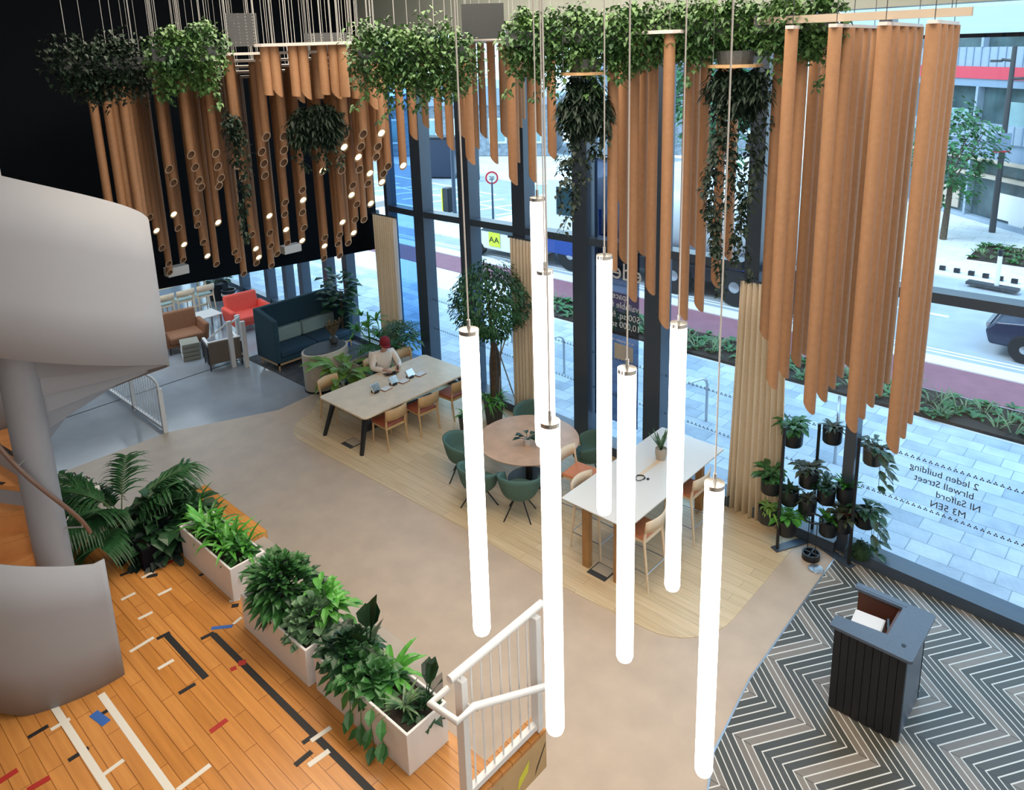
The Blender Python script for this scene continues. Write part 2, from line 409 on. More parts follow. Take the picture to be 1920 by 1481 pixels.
for i in range(len(EDG)-1):
    a, b = EDG[i], EDG[i+1]
    a += .165 if i else 0; b -= .165
    if i == 6: b = -3.04-.075
    if i == 7: a = -3.04+.075
    if i == 6: a = -4.57+.165
    m = MB()
    for (zl, zh, y0, y1) in ((0, .17, -.20, .12),):
        m.add([wp(a, zl, y0), wp(b, zl, y0), wp(b, zl, y1), wp(a, zl, y1), wp(a, zh, y0), wp(b, zh, y0), wp(b, zh, y1), wp(a, zh, y1)],
              [(3, 2, 1, 0), (4, 5, 6, 7), (0, 1, 5, 4), (1, 2, 6, 5), (2, 3, 7, 6), (3, 0, 4, 7)])
    ta, tb = tz(a), tz(b)
    m.add([wp(a, ta, -.12), wp(b, tb, -.12), wp(b, tb, .14), wp(a, ta, .14), wp(a, ta+.13, -.12), wp(b, tb+.13, -.12), wp(b, tb+.13, .14), wp(a, ta+.13, .14)],
          [(3, 2, 1, 0), (4, 5, 6, 7), (0, 1, 5, 4), (1, 2, 6, 5), (2, 3, 7, 6), (3, 0, 4, 7)])
    wn = struct('window_%d' % (i+1), m, 'mullb')
    for lo, hi in (((.17, .17), (ta, tb)), ((ta+.13, tb+.13), (7.3, 7.33))):
        g = MB(); g.add([wp(a, lo[0]), wp(b, lo[1]), wp(b, hi[1]), wp(a, hi[0])], [(0, 1, 2, 3)])
        g.build('pane', 'glass', wn)
    # film dots on the glass
    if i >= 1:
        dm = MB(); step = .072; zz = (.88, 1.58)
        n = int((b-a)/step)
        for zc in ((1.07, 1.74)):
            for k in range(min(n, 70)):
                x = a+(k+.5)*step; c = wp(x, zc, -.012)
                for (dx, dz) in ((-.013, 0), (.013, 0), (0, .022)):
                    pts = [(c[0]+dx+.011*cos(t*pi/3), c[1], c[2]+dz+.011*sin(t*pi/3)) for t in range(6)]
                    dm.add(pts, [tuple(range(6))])
        dm.build('dot_pattern', 'darkgrey', wn)
    if i == 7: WIN8 = wn
    if i == 4: WIN5 = wn
# lounge glazing
LX = [-13.9, -15.35, -16.3, -17.6, -18.5, -19.6, -21.3, -23.2, -25.2, -27.0]
for i in range(len(LX)-1):
    a, b = LX[i+1]+.11, LX[i]-.11
    m = MB()
    for zl, zh in ((0, .14), (3.3, 3.46)):
        m.add([wp(a, zl, -.10), wp(b, zl, -.10), wp(b, zl, .1), wp(a, zl, .1), wp(a, zh, -.10), wp(b, zh, -.10), wp(b, zh, .1), wp(a, zh, .1)],
              [(3, 2, 1, 0), (4, 5, 6, 7), (0, 1, 5, 4), (1, 2, 6, 5), (2, 3, 7, 6), (3, 0, 4, 7)])
    wn = struct('window_%d' % (i+9), m, 'mullb')
    g = MB(); g.add([wp(a, .14), wp(b, .14), wp(b, 3.3), wp(a, 3.3)], [(0, 1, 2, 3)]); g.build('pane', 'glass', wn)
    m = MB(); m.box((a-.22, -.13, 0), (a, .13, 3.46)); o = struct('trim_%d' % (i+14), m, 'mull')
    for q in o.data.vertices: q.co.y += WY(q.co.x)
# lettering on the right-hand glass (seen from behind, so mirrored)
t = thing('window_lettering', 'dark mirrored address lettering stuck on the large right-hand window pane', 'lettering', wp(-1.45, 1.0, -.015), WANG)
for s_, (px, py), sz in (('2 leden building', (1769, 893), .125), ('blrwell Street', (1769, 912), .125), ('Nl Salford', (1796, 941), .125), ('M3 5EN', (1777, 955), .125)):
    p = onW(px, py, -.015)
    text_mesh('lettering', s_, sz, 'darkgrey', t, wloc(t, (p.x, p.y, p.z-.04)), mirror=True)
t = thing('window_banner', 'dark translucent banner film with mirrored white space-to-let text on the window', 'banner', wp(-6.95, .55, .03), WANG)
m = MW(t); xa, xb = -7.56, -6.62
m.add([wp(xa, .55, .03), wp(xb, .55, .03), wp(xb, 5.2, .03), wp(xa, 5.2, .03)], [(0, 1, 2, 3)]); m.build('film', 'film', t)
for s_, (px, py), sz in (('eden', (1166, 519), .42), ('space', (1163, 556), .16), ('available from', (1163, 573), .16), ('500 sq. ft. to', (1163, 592), .16), ('10,000 sq. ft.', (1163, 609), .16), ('to let enquire within', (1163, 636), .07)):
    p = onW(px, py, .02)
    text_mesh('lettering', s_, sz, 'paper', t, wloc(t, (p.x, p.y, p.z-.05)), mirror=True)
m = MW(t); a, b = onW(1152, 652, .0), onW(1187, 668, .0)
m.add([(a.x, a.y, a.z+.10), (b.x, b.y, a.z+.10), (b.x, b.y, a.z-.18), (a.x, a.y, a.z-.18)], [(0, 1, 2, 3)]); m.build('cream_panel', 'cream', t)  # flat cream rectangle low on the film

# ------------------------------------------------------------------ outside
def slab(name, pts, z0, z1, m_): return struct(name, MB().prism(pts, z0, z1), m_)
slab('pavement', [(-60, 13.0), (-60, 14.7), (14, 14.9), (14, WY(14)), (-60, WY(-60))][::-1], -.3, -.02, 'paving')
slab('pavement_strip', [(-60, 16.2), (14, 16.4), (14, 14.9), (-60, 14.7)][::-1], -.3, -.03, 'kerb')
slab('path_cycle', [(-60, 17.4), (14, 17.9), (14, 16.45), (-60, 16.25)][::-1], -.3, -.04, 'cyclered')
slab('kerb_near', [(-60, 18.0), (14, 18.35), (14, 17.9), (-60, 17.4)][::-1], -.3, -.01, 'kerb')
slab('road', [(-90, 60), (-14, 40), (14, 25.0), (14, 18.35), (-90, 17.9)][::-1], -.3, -.08, 'asphalt')
slab('kerb_far', [(-20, 28.0), (14, 25.0), (14, 24.3), (-20, 25.6)][::-1], -.2, -.02, 'kerb')
slab('pavement_far', [(-24, 48), (14, 33), (14, 25.0), (-24, 28)][::-1], -.2, -.01, 'paving2')
slab('pavement_corner', [(-60, 26), (-28, 21.7), (-17.5, 20.5), (-17.2, 19.6), (-60, 19.6)], -.2, -.03, 'paving2')
slab('pavement_north', [(-90, 60), (-20, 36), (-26, 30.2), (-90, 36)][::-1], -.2, -.03, 'paving2')
rm = MB()
for y in (18.5, 18.68): rm.prism([(-40, y), (14, y+.2), (14, y+.26), (-40, y+.06)][::-1], -.08, -.075)
for k in range(9):
    x = -36+k*4.2; rm.prism([(x, 21.3), (x+2.2, 21.3), (x+2.2, 21.42), (x, 21.42)], -.08, -.074)
for k in range(14):
    x = -42+k*1.6; rm.prism([(x, 23.6), (x+.9, 26.6), (x+1.1, 26.6), (x+.2, 23.6)], -.08, -.074)
for a, b in (((-44, 27), (-22, 24.5)), ((-44, 29), (-26, 27)), ((-12, 24.0), (6, 23.2)), ((-40, 22.7), (-20, 22.7))):
    rm.prism([a, b, (b[0], b[1]+.15), (a[0], a[1]+.15)], -.08, -.073)
o = rm.build('road_marking', 'roadpaint'); o['kind'] = 'structure'
# planting beds with grasses
def bed(name, label, x0, x1, y0, y1, n, hmax=.7, z=.0):
    t = thing(name, label, 'planting bed', ((x0+x1)/2, (y0+y1)/2, z))
    MW(t).box((x0, y0, -.05), (x1, y1, z+.03)).build('soil', 'soil', t)
    m = MW(t)
    for i in range(n):
        p = V((rnd(x0, x1), rnd(y0+.1, y1-.1), z+.03)); k = random.randint(6, 11); h = rnd(.25, hmax)
        for j in range(k):
            a = rnd(0, 2*pi); m.blade(p+V((cos(a)*.05, sin(a)*.05, 0)), (cos(a)*.6, sin(a)*.6, 1), h*rnd(.7, 1.1), rnd(.02, .05), .5, 3)
    o = m.build('grass', 'grass', t); o['kind'] = 'stuff'
    m = MW(t)
    for i in range(n*2):
        p = V((rnd(x0, x1), rnd(y0, y1), z+.05))
        for j in range(7):
            a = rnd(0, 2*pi); m.leaf(p, (cos(a), sin(a), rnd(.3, 1)), rnd(.12, .25), rnd(.06, .1))
    o = m.build('ground_cover', 'leafm', t); o['kind'] = 'stuff'
    return t
bed('planting_bed', 'long grassy planting bed between the paved footway and the red cycle path', -14.5, 3.5, 14.95, 16.2, 150)
bed('planting_bed', 'grassy bed across the road set into the pale far pavement', -5.3, -2.6, 27.3, 29.6, 30, .5)
# street furniture
def post(name, label, cat, base, h, r=.06, m_='mull'):
    t = thing(name, label, cat, base)
    MB().tube([(0, 0, 0), (0, 0, h)], [r, r*.7], 10).build('post', m_, t, smooth=True); return t
p = onz(1860, 435)
t = post('street_lamp', 'dark street lamp post before the office building across the road', 'street lamp', p, 6.6, .11, 'darkgrey')
MB().tube([(0, 0, 6.1), (-.35, 0, 6.15)], .05).cbox((-.5, 0, 6.1), (.35, .18, .08)).build('lamp_head', 'darkgrey', t)
MB().tube([(0, 0, 5.5), (.3, 0, 5.5)], .05).cbox((.4, 0, 5.5), (.25, .16, .1)).build('camera_head', 'darkgrey', t)
MB().cbox((0, -.12, 3.3), (.55, .04, .62), rz=.6).build('sign_plate', 'claddingd', t); MB().cbox((0, -.125, 2.96), (.55, .045, .06), rz=.6).build('sign_stripe', 'red', t)
for (px, py, h, lab) in ((925, 418, 3.6, 'speed sign on a post standing on the far kerb'),):
    p = onz(px, py); sh_ = CAMH+hypot(p.x, p.y)/hypot(ray(926, 333).x, ray(926, 333).y)*ray(926, 333).z; t = post('road_sign', 'round white and red '+lab, 'road sign', p, sh_, .05)
    d = MB(); d.T = Matrix.Translation((0, 0, sh_)) @ Matrix.Rotation(.8, 4, 'Z') @ Matrix.Rotation(pi/2, 4, 'X')
    d.lathe([(.27, -.02), (.27, .02)], n=24); d.build('sign_rim', 'red', t)
    d = MB(); d.T = Matrix.Translation((0, 0, sh_)) @ Matrix.Rotation(.8, 4, 'Z') @ Matrix.Rotation(pi/2, 4, 'X')
    d.lathe([(.20, -.03), (.20, .03)], n=24); d.build('sign_face', 'paper', t)
    text_mesh('sign_number', '20', .22, 'darkgrey', t, (.03, -.04, sh_-.08), rz=.8)
p = onz(853, 400); post('lamp_post', 'slim dark lamp post on the corner island behind the first pane', 'lamp post', p, 8, .09)
p = onz(897, 337); post('lamp_post', 'slim dark lamp post in front of the far grey hall', 'lamp post', p, 7, .09)
p = onz(843, 397); t = thing('traffic_bollard', 'black and yellow bollard box on the corner island', 'bollard', p)
MB().cbox((0, 0, .55), (.35, .45, 1.1)).build('body', 'blackmetal', t, bevel=.03); MB().cbox((-.2, -.1, .55), (.06, .3, 1.0)).build('yellow_face', 'yellow', t)
p = onz(1868, 540); t = thing('lane_marker', 'white post with black cap on a base in the cycle lane', 'bollard', p)
MB().tube([(0, 0, 0), (0, 0, .95)], .06, 10).build('post', 'white', t); MB().tube([(0, 0, .95), (0, 0, 1.12)], .07, 10).build('cap', 'blackmetal', t); MB().cbox((-.1, 0, .04), (1.3, .3, .08), rz=-.1).build('base', 'darkgrey', t)
for i in range(6):
    p = onz(1767+i*27, 505+i*5.0); tag(MB().cbox((p.x, p.y, .05), (.16, .12, .12)).build('kerb_stud', 'blackmetal'), '%s black stud from the left along the far cycle lane edge' % nth(i+1), 'stud', 'black studs of the cycle lane')
def ustand(a, b, h, label):
    t = thing('bike_stand', label, 'bike stand', ((a.x+b.x)/2, (a.y+b.y)/2, -.02))
    m = MW(t); pts = [V((a.x, a.y, -.02)), V((a.x, a.y, h-.15)), V((a.x, a.y, h-.05)).lerp(V((b.x, b.y, h-.05)), .05), V((a.x, a.y, h)).lerp(V((b.x, b.y, h)), .16),
        V((a.x, a.y, h)).lerp(V((b.x, b.y, h)), .84), V((a.x, a.y, h-.05)).lerp(V((b.x, b.y, h-.05)), .95), V((b.x, b.y, h-.15)), V((b.x, b.y, -.02))]
    m.tube(pts, .027, 8).build('hoop', 'steel', t, smooth=True)
b = onz(1324, 787); ustand(V((b.x-.25, b.y-.75, 0)), b, .88, 'steel hoop bike stand outside behind the long white table')
b = onz(1058, 698); ustand(V((b.x-.25, b.y-.75, 0)), b, .88, 'steel hoop bike stand outside behind the round table')
b = onz(960, 640); ustand(V((b.x-.25, b.y-.75, 0)), b, .88, 'steel hoop bike stand outside behind the coat stand')
b = onz(1565, 866); ustand(V((b.x-.25, b.y+.75, 0)), b, .9, 'steel hoop bike stand outside behind the potted plant rack')
# office building across the road
A = V((-4.5, 31.9, 0)); u = V((-.78, .625, 0)).normalized(); nrm = V((-u.y, u.x, 0)); 
if nrm.dot(V((0, -1, 0))) < 0: nrm = -nrm
t = thing('office_building', 'blue grey clad office building with a red band across the road', 'building', A)
def fpt(s, z, out=0.): q = A+u*s+nrm*out; return V((q.x, q.y, z))
def fbox(m, s0, s1, z0, z1, out0, out1):
    vs = [fpt(s0, z0, out0), fpt(s1, z0, out0), fpt(s1, z0, out1), fpt(s0, z0, out1), fpt(s0, z1, out0), fpt(s1, z1, out0), fpt(s1, z1, out1), fpt(s0, z1, out1)]
    m.add(vs, [(3, 2, 1, 0), (4, 5, 6, 7), (0, 1, 5, 4), (1, 2, 6, 5), (2, 3, 7, 6), (3, 0, 4, 7)])
def fz(py, px=1850):
    d = ray(px, py); k = (A-EYE).dot(nrm)/d.dot(nrm); return (EYE+d*k).z
s0, s1 = -5, 13
Z = {k: fz(k) for k in (30, 62, 70, 88, 125, 148, 163, 232, 265, 300, 332, 412, 428)}
for nm, mt_, zt, zb, out in (('upper_panel', 'soffit', 14, Z[62], -.3), ('dark_reveal', 'black', Z[62], Z[70], -.6), ('roof_glazing', 'bwindow', Z[70], Z[88], -.2), ('upper_cladding', 'cladding', Z[88], Z[125], 0),
        ('red_band', 'redband', Z[125], Z[148], .05), ('mid_cladding', 'claddingd', Z[148], Z[163], 0), ('office_glazing', 'bwindow', Z[163], Z[232], -.25), ('lower_cladding', 'cladding', Z[232], Z[265], 0),
        ('louvre_band', 'claddingd', Z[265], Z[300], -.1), ('shop_glazing', 'bwindow', Z[300], Z[412], -.25), ('plinth', 'cladding', Z[412], -.1, 0)):
    m = MW(t); fbox(m, s0, s1, zb, zt, out-5, out); m.build(nm, mt_, t)
for k in range(5):
    s = s0+1.2+k*3.4; m = MW(t)
    for (a, b) in ((70, 88), (163, 232), (265, 412)): fbox(m, s-.06, s+.06, Z[b], Z[a], -.3, .04)
    m.build('mullion', 'cladding', t)
m = MW(t); fbox(m, s0, s1, Z[332]-.05, Z[332]+.07, -.2, .05); fbox(m, s0, s1, Z[300]-.08, Z[300]+.04, -.2, .05); m.build('shop_rail', 'terra', t)
m = MW(t)
for k in range(45): fbox(m, s0+k*.4, s0+k*.4+.05, Z[265], Z[232], 0, .03); fbox(m, s0+k*.4, s0+k*.4+.05, Z[125], Z[88], 0, .03)
m.build('cladding_rib', 'claddingd', t)
for k in range(5):
    m = MW(t); s = s0+2+k*3.3; fbox(m, s, s+rnd(1, 1.8), Z[412]+.1, Z[412]+rnd(.9, 1.6), -.24, -.18); m.build('shop_display', random.choice(('paper', 'sage', 'terra', 'bwindow2')), t)
    m = MW(t); fbox(m, s, s+rnd(1.2, 2), Z[232], Z[163]-.1-(k % 3)*.4, -.24, -.2); m.build('blind', 'bwindow2', t)
p = fpt(-.2, 0, -.16); m = MW(t); zz = Z[332]
m.add([fpt(.1, zz-.55, -.15), fpt(1.0, zz-.75, -.15), fpt(.9, zz-1.9, -.15), fpt(.25, zz-1.8, -.15)], [(0, 1, 2, 3)]); m.build('shop_poster', 'paper', t)
# other far buildings and trees
def hall(name, label, c, sz, h, m_, rz, roof=None, win=3):
    t = thing(name, label, 'building', c, rz)
    MB().cbox((0, 0, h/2), (sz[0], sz[1], h)).build('wall', m_, t)
    MB().profile([(-sz[0]/2-.4, h), (sz[0]/2+.4, h), (sz[0]/2+.4, h+.4), (0, h+(roof or .5)), (-sz[0]/2-.4, h+.4)], -sz[1]/2-.4, sz[1]/2+.4).build('roof', 'cladding', t)
    for k in range(win):
        f = MB().cbox((-sz[0]/2+(k+.5)*sz[0]/win, -sz[1]/2-.05, h*.5), (sz[0]/win*.5, .15, h*.5)).build('window', 'carwhite', t)
        MB().cbox((-sz[0]/2+(k+.5)*sz[0]/win, -sz[1]/2-.14, h*.5), (sz[0]/win*.4, .04, h*.42)).build('pane', 'bwindow2', f)
hall('hall_building', 'low grey hall with white windows and pitched roof beyond the junction', (-39, 38.5, 0), (12, 6), 3.4, 'brickgrey', .55, 1.6, 5)
hall('warehouse_building', 'grey stone building with a shallow roof behind the hanging ivy strands', (-27, 47, 0), (12, 8), 5.6, 'brickgrey', .5, 1.0, 4)
hall('flats_building', 'tall pale block rising behind the tube curtain', (-24, 66, 0), (18, 10), 19, 'carwhite', .45, .6, 6)
def tree(name, label, c, h, r, n, m_='treeleaf', group=None, leafs=(.35, .22)):
    t = thing(name, label, 'tree', c, group=group)
    m = MB(); m.tube([(0, 0, 0), (.05, 0, h*.35), (0, .05, h*.7)], [h*.02+.03, h*.016+.02, .02], 8)
    for k in range(7):
        a = rnd(0, 6.3); m.tube([(0, 0, h*rnd(.35, .6)), (cos(a)*r*.7, sin(a)*r*.7, h*rnd(.65, .9))], [.03, .01], 5)
    m.build('trunk', 'bark', t)
    m = MB()
    for k in range(n):
        a, b = rnd(0, 2*pi), math.asin(rnd(-1, 1)); q = rnd(.45, 1)**.5*r*(1+.25*sin(3*a+b*4))
        p = V((q*cos(a)*cos(b), q*sin(a)*cos(b), h*.66+q*sin(b)*1.2))
        m.leaf(p, (cos(a)+rnd(-.8, .8), sin(a)+rnd(-.8, .8), rnd(-.4, .6)), leafs[0]*rnd(.7, 1.3), leafs[1], .4)
    m.build('foliage', m_, t); return t
p = onz(1768, 448); tree('street_tree', 'small bushy street tree beside the outermost hanging tubes', p, 4.6, 1.35, 1400, 'treeleaf', leafs=(.22, .14))
tree('street_tree', 'green tree beyond the junction beside the low grey hall', (-46, 30.5, 0), 8.5, 3.0, 1500, leafs=(.5, .35))
tree('street_tree', 'green tree seen between the long tubes behind the truck', (-17.5, 33, 0), 7.0, 2.3, 1200, leafs=(.45, .3))
p = onz(830, 330); t = thing('junction_cabinet', 'dark blue utility cabinet in front of the far tree', 'cabinet', p)
MB().cbox((0, 0, 1.1), (1.8, 1.0, 2.2), rz=.5).build('body', 'cardark', t, bevel=.04); MB().cbox((0, 0, 2.24), (1.95, 1.15, .08), rz=.5).build('lid', 'blackmetal', t)
# vehicles
def wheel(t, x, y, r, w=.22):
    m = MB(); m.T = Matrix.Translation((x, y, r)) @ Matrix.Rotation(pi/2, 4, 'X')
    m.lathe([(r*.62, -w/2), (r*.95, -w/2), (r, -w*.3), (r, w*.3), (r*.95, w/2), (r*.62, w/2)], n=24); o = m.build('wheel', 'tyre', t, smooth=True)
    m = MB(); m.T = Matrix.Translation((x, y, r)) @ Matrix.Rotation(pi/2, 4, 'X')
    m.lathe([(r*.12, -w/2-.02), (r*.62, -w/2+.04), (r*.62, w/2-.04), (r*.12, w/2+.02)], n=20); m.build('hub', 'steel', o, smooth=True)
    for k in range(5):
        pass
def car(name, label, c, rz, m_, L=4.3, W=1.75, van=False):
    t = thing(name, label, 'car', c, rz)
    if van: pr = [(-L/2, .35), (L/2-.1, .35), (L/2, .75), (L/2-.15, 1.0), (L/2-.9, 1.15), (L/2-1.6, 1.75), (-L/2+.1, 1.8), (-L/2, 1.2)]
    else: pr = [(-L/2, .3), (L/2-.1, .3), (L/2, .62), (L/2-.2, .85), (L/2-1.15, .95), (L/2-1.9, 1.42), (-L/2+1.1, 1.45), (-L/2+.35, .98), (-L/2, .9)]
    MB().profile(pr, -W/2, W/2).build('body', m_, t, bevel=.07, seg=3)
    hz = 1.7 if van else 1.4
    if van: gl = [(L/2-.98, 1.16), (L/2-1.62, hz), (L/2-2.6, hz), (L/2-2.6, 1.16)]
    else: gl = [(L/2-1.3, .96), (L/2-1.93, hz-.02), (-L/2+1.15, hz), (-L/2+.6, .98)]
    MB().profile(gl, -W/2-.012, W/2+.012).build('side_glass', 'carglass', t)
    for x in (-L/2+.75, L/2-.8):
        for y in (-W/2+.06, W/2-.06): wheel(t, x, y, .32)
    MB().cbox((L/2-.03, 0, .68), (.08, W*.8, .12)).build('headlamp', 'steel', t); MB().cbox((-L/2+.0, 0, .8), (.06, W*.8, .1)).build('tail_lamp', 'red', t)
    return t
p = onz(925, 492); t = car('patrol_van', 'white roadside patrol van with yellow roundel and dark wheels', (-17.75, 19.3, -.08), pi, 'carwhite', 3.5, 1.75, True)
t.scale = (1, 1, .80)
MB().cbox((.10, .89, .85), (.52, .03, .62)).build('yellow_panel', 'lime', t)
text_mesh('lettering', 'AA', .36, 'blackmetal', t, (.10, .912, .72), rz=pi)
t = car('road_car', 'dark saloon car passing on the near road lane beyond the right-hand pane', (-.95, 20.0, -.08), pi, 'cardark', 4.5, 1.8)
MB().cbox((.4, 0, 1.47), (1.6, 1.2, .05)).build('roof_panel', 'carwhite', t, bevel=.02)
# tanker truck
t = thing('tanker_truck', 'blue cabbed tanker truck on the road behind the long hanging tubes', 'truck', (-11.2, 19.9, -.08), pi)
MB().box((-4.2, -1.1, .55), (4.2, 1.1, .95)).build('chassis', 'blackmetal', t, bevel=.03)
MB().box((2.7, -1.2, .5), (4.7, 1.2, 1.25)).build('cab_lower', 'truckblue', t, bevel=.06)
MB().profile([(2.7, 1.25), (4.7, 1.25), (4.5, 3.0), (2.8, 3.1)], -1.18, 1.18).build('cab_upper', 'carwhite', t, bevel=.06)
MB().profile([(4.2, 1.85), (4.72, 1.85), (4.54, 2.85), (4.2, 2.85)], -1.05, 1.05).build('windscreen', 'bwindow2', t)
MB().profile([(3.2, 1.85), (4.1, 1.85), (4.1, 2.75), (3.2, 2.75)], -1.2, 1.2).build('door_window', 'carglass', t)
m = MB(); m.T = Matrix.Translation((-.9, 0, 2.15)) @ Matrix.Rotation(pi/2, 4, 'Y')
m.lathe([(.7, -3.3), (1.15, -3.1), (1.2, -1), (1.2, 1), (1.15, 3.1), (.7, 3.3)], n=28); m.build('tank', 'trucktank', t, smooth=True)
for y in (-1.16, 1.16): MB().tube([(-4, y, 1.1), (2.4, y, 1.1), (2.4, y, 2.2)], .05).build('hose_rail', 'truckblue', t)
for x in (-3.4, -2.1, -.2, 3.6):
    for y in (-1.02, 1.02): wheel(t, x, y, .55, .3)
for y in (-1.1, 1.1): MB().cbox((4.66, y*.8, .85), (.12, .3, .22)).build('headlamp', 'bulbglow' if 0 else 'terra', t)
# ------------------------------------------------------------------ mezzanine
ZM = 1.9
mez = struct('floor_mezzanine', MB().prism([(-3.16, -4), (-3.16, 3.64), (-3.32, 3.64), (-3.32, 3.14), (-7.12, 3.14), (-7.12, 3.57), (-8.55, 3.57), (-8.55, -4)], ZM-.36, ZM), 'gym')
struct('trim_30', MB().box((-7.12, 3.14, ZM-.36), (-4.22, 3.53, ZM-.05)), 'ledge')
def zp(zx, zy): return 0+zx/3.2, 1020+zy/3.2
def strip(m, a, b, w, lift=.0022):
    p, q = onz(*zp(*a), ZM), onz(*zp(*b), ZM); d = (q-p).normalized(); n = V((-d.y, d.x, 0))*(w/2)
    m.prism([(p-n).to_2d(), (q-n).to_2d(), (q+n).to_2d(), (p+n).to_2d()], ZM, ZM+lift)
TAPES = {'blacktape': [((940, 570), (1020, 530), .04), ((1000, 545), (1236, 803), .055), ((1205, 570), (1285, 530), .04), ((1278, 540), (2300, 1555), .055), ((720, 190), (802, 158), .035), ((1073, 897), (1172, 838), .04),
    ((168, 1162), (290, 1090), .04), ((410, 1300), (532, 1222), .04), ((582, 1035), (652, 995), .035), ((1195, 190), (1232, 173), .035), ((1390, 372), (1432, 366), .05), ((1815, 1195), (1880, 1150), .04), ((1770, 1328), (1870, 1245), .045), ((880, 197), (946, 183), .05)],
  'whitetape': [((606, 900), (1030, 1490), .055), ((308, 950), (660, 1490), .055), ((728, 335), (812, 293), .035), ((948, 307), (1030, 267), .035), ((830, 450), (915, 408), .035), ((780, 647), (922, 560), .035), ((948, 750), (1042, 695), .035),
    ((778, 130), (865, 103), .03), ((898, 133), (972, 100), .03), ((850, 203), (928, 165), .03), ((305, 1115), (420, 1048), .035), ((620, 1385), (742, 1295), .035), ((1063, 1478), (1262, 1325), .04), ((1376, 345), (1440, 330), .03),
    ((1866, 1182), (1985, 1100), .04), ((1850, 1330), (1975, 1240), .045), ((1400, 480), (1450, 440), .03)],
  'redtape': [((1000, 118), (1072, 85), .035), ((1262, 1127), (1362, 1053), .045), ((-10, 1430), (105, 1355), .05), ((165, 1478), (300, 1400), .05), ((1383, 756), (1418, 740), .045), ((1430, 718), (1476, 708), .06)],
  'bluetape': [((1268, 506), (1396, 492), .04), ((560, 1015), (640, 1075), .07)]}
for k, lst in TAPES.items():
    m = MB()
    for i, (a, b, w) in enumerate(lst): strip(m, a, b, w, .0016+.0006*i/len(lst)+{'blacktape': 0, 'whitetape': .0006, 'redtape': .0012, 'bluetape': .0003}[k])
    m.build('court_marking', k, mez)
m = MB()
for (y0, y1, mm) in ((3.30, 3.42, 0),): m.add([(-3.156, y0, ZM-.30), (-3.156, y1, ZM-.22), (-3.156, y1+.02, ZM-.12), (-3.156, y0+.02, ZM-.2)], [(0, 1, 2, 3)])
m.build('fascia_marking', 'yellowtape', mez)
m = MB()
for y0, y1 in ((3.50, 3.62), (3.05, 3.14)): m.add([(-3.155, y0, ZM-.32), (-3.155, y1, ZM-.14), (-3.155, y1+.015, ZM-.10), (-3.155, y0+.015, ZM-.27)], [(0, 1, 2, 3)])
m.build('fascia_marking', 'blacktape', mez)
MB().box((-3.162, -3.9, ZM-.358), (-3.1575, 3.635, ZM-.035)).build('fascia_board', mat('maple', (.55, .36, .17), .5, noise=.12, scale=3), mez)
# railing on the arm
t = thing('stair_railing', 'white balustrade with round handrail at the near end of the planter row', 'railing', (-3.21, 3.25, ZM))
for y in (2.84, 3.60): MW(t).cbox((-3.21, y, ZM+.51), (.075, .055, 1.02)).build('post', 'white', t, bevel=.004)
MW(t).tube([(-3.21, 2.74, ZM+1.08), (-3.21, 3.68, ZM+1.08)], .03, 12).build('top_rail', 'white', t, smooth=True)
for y in (2.84, 3.60): MW(t).tube([(-3.21, y, ZM+1.0), (-3.21, y, ZM+1.08)], .01, 6).build('bracket', 'white', t)
MW(t).box((-3.235, 2.84, ZM+.03), (-3.185, 3.6, ZM+.075)).build('bottom_rail', 'white', t)
for k in range(7): y = 2.84+.76*(k+1)/8; MW(t).tube([(-3.21, y, ZM+.06), (-3.21, y, ZM+1.06)], .007, 6).build('baluster', 'white', t)
hp = [onX(858, 1353, -3.06), onX(887, 1325, -3.06), onX(1020, 1288, -3.06), onX(1050, 1279, -3.06)]
h0 = V((-3.30, hp[0].y-.02, hp[0].z)); h1 = V((-3.30, 2.80, hp[0].z))
MW(t).tube([h1, h0, hp[0], hp[1], hp[2], hp[3]], .026, 12).build('hand_rail', 'white', t, smooth=True)
for y in (2.86, 3.58): z = hp[1].z-(y-hp[1].y)*(hp[1].z-hp[3].z)/(hp[3].y-hp[1].y); MW(t).tube([(-3.21, y, z-.07), (-3.08, y, z-.06), (-3.06, y, z)], .008, 6).build('bracket', 'white', t)
t = thing('wall_handrail', 'short bent white handrail fixed below the mezzanine edge', 'handrail', (-3.1, 2.9, 1.5))
MW(t).tube([(-3.16, 3.02, 1.62), (-3.10, 3.02, 1.62), (-3.10, 3.02, 1.56), (-3.10, 2.7, 1.42)], .018, 8).build('rail', 'white', t, smooth=True)
# white picket railing on the far edge of the mezzanine
t = thing('edge_railing', 'white mezzanine edge railing behind the kentia palm', 'railing', (-8.5, 1.9, ZM))
for y in (1.35, 2.36): MW(t).cbox((-8.5, y, ZM+.28), (.05, .08, .56)).build('post', 'white', t)
MW(t).box((-8.52, 1.35, ZM+.02), (-8.48, 2.4, ZM+.05)).build('bottom_rail', 'white', t); MW(t).box((-8.52, 1.35, ZM+.54), (-8.48, 2.4, ZM+.57)).build('top_rail', 'white', t)
for k in range(7): y = 1.45+k*.135; MW(t).tube([(-8.5, y, ZM+.03), (-8.5, y, ZM+.55)], .008, 6).build('baluster', 'white', t)
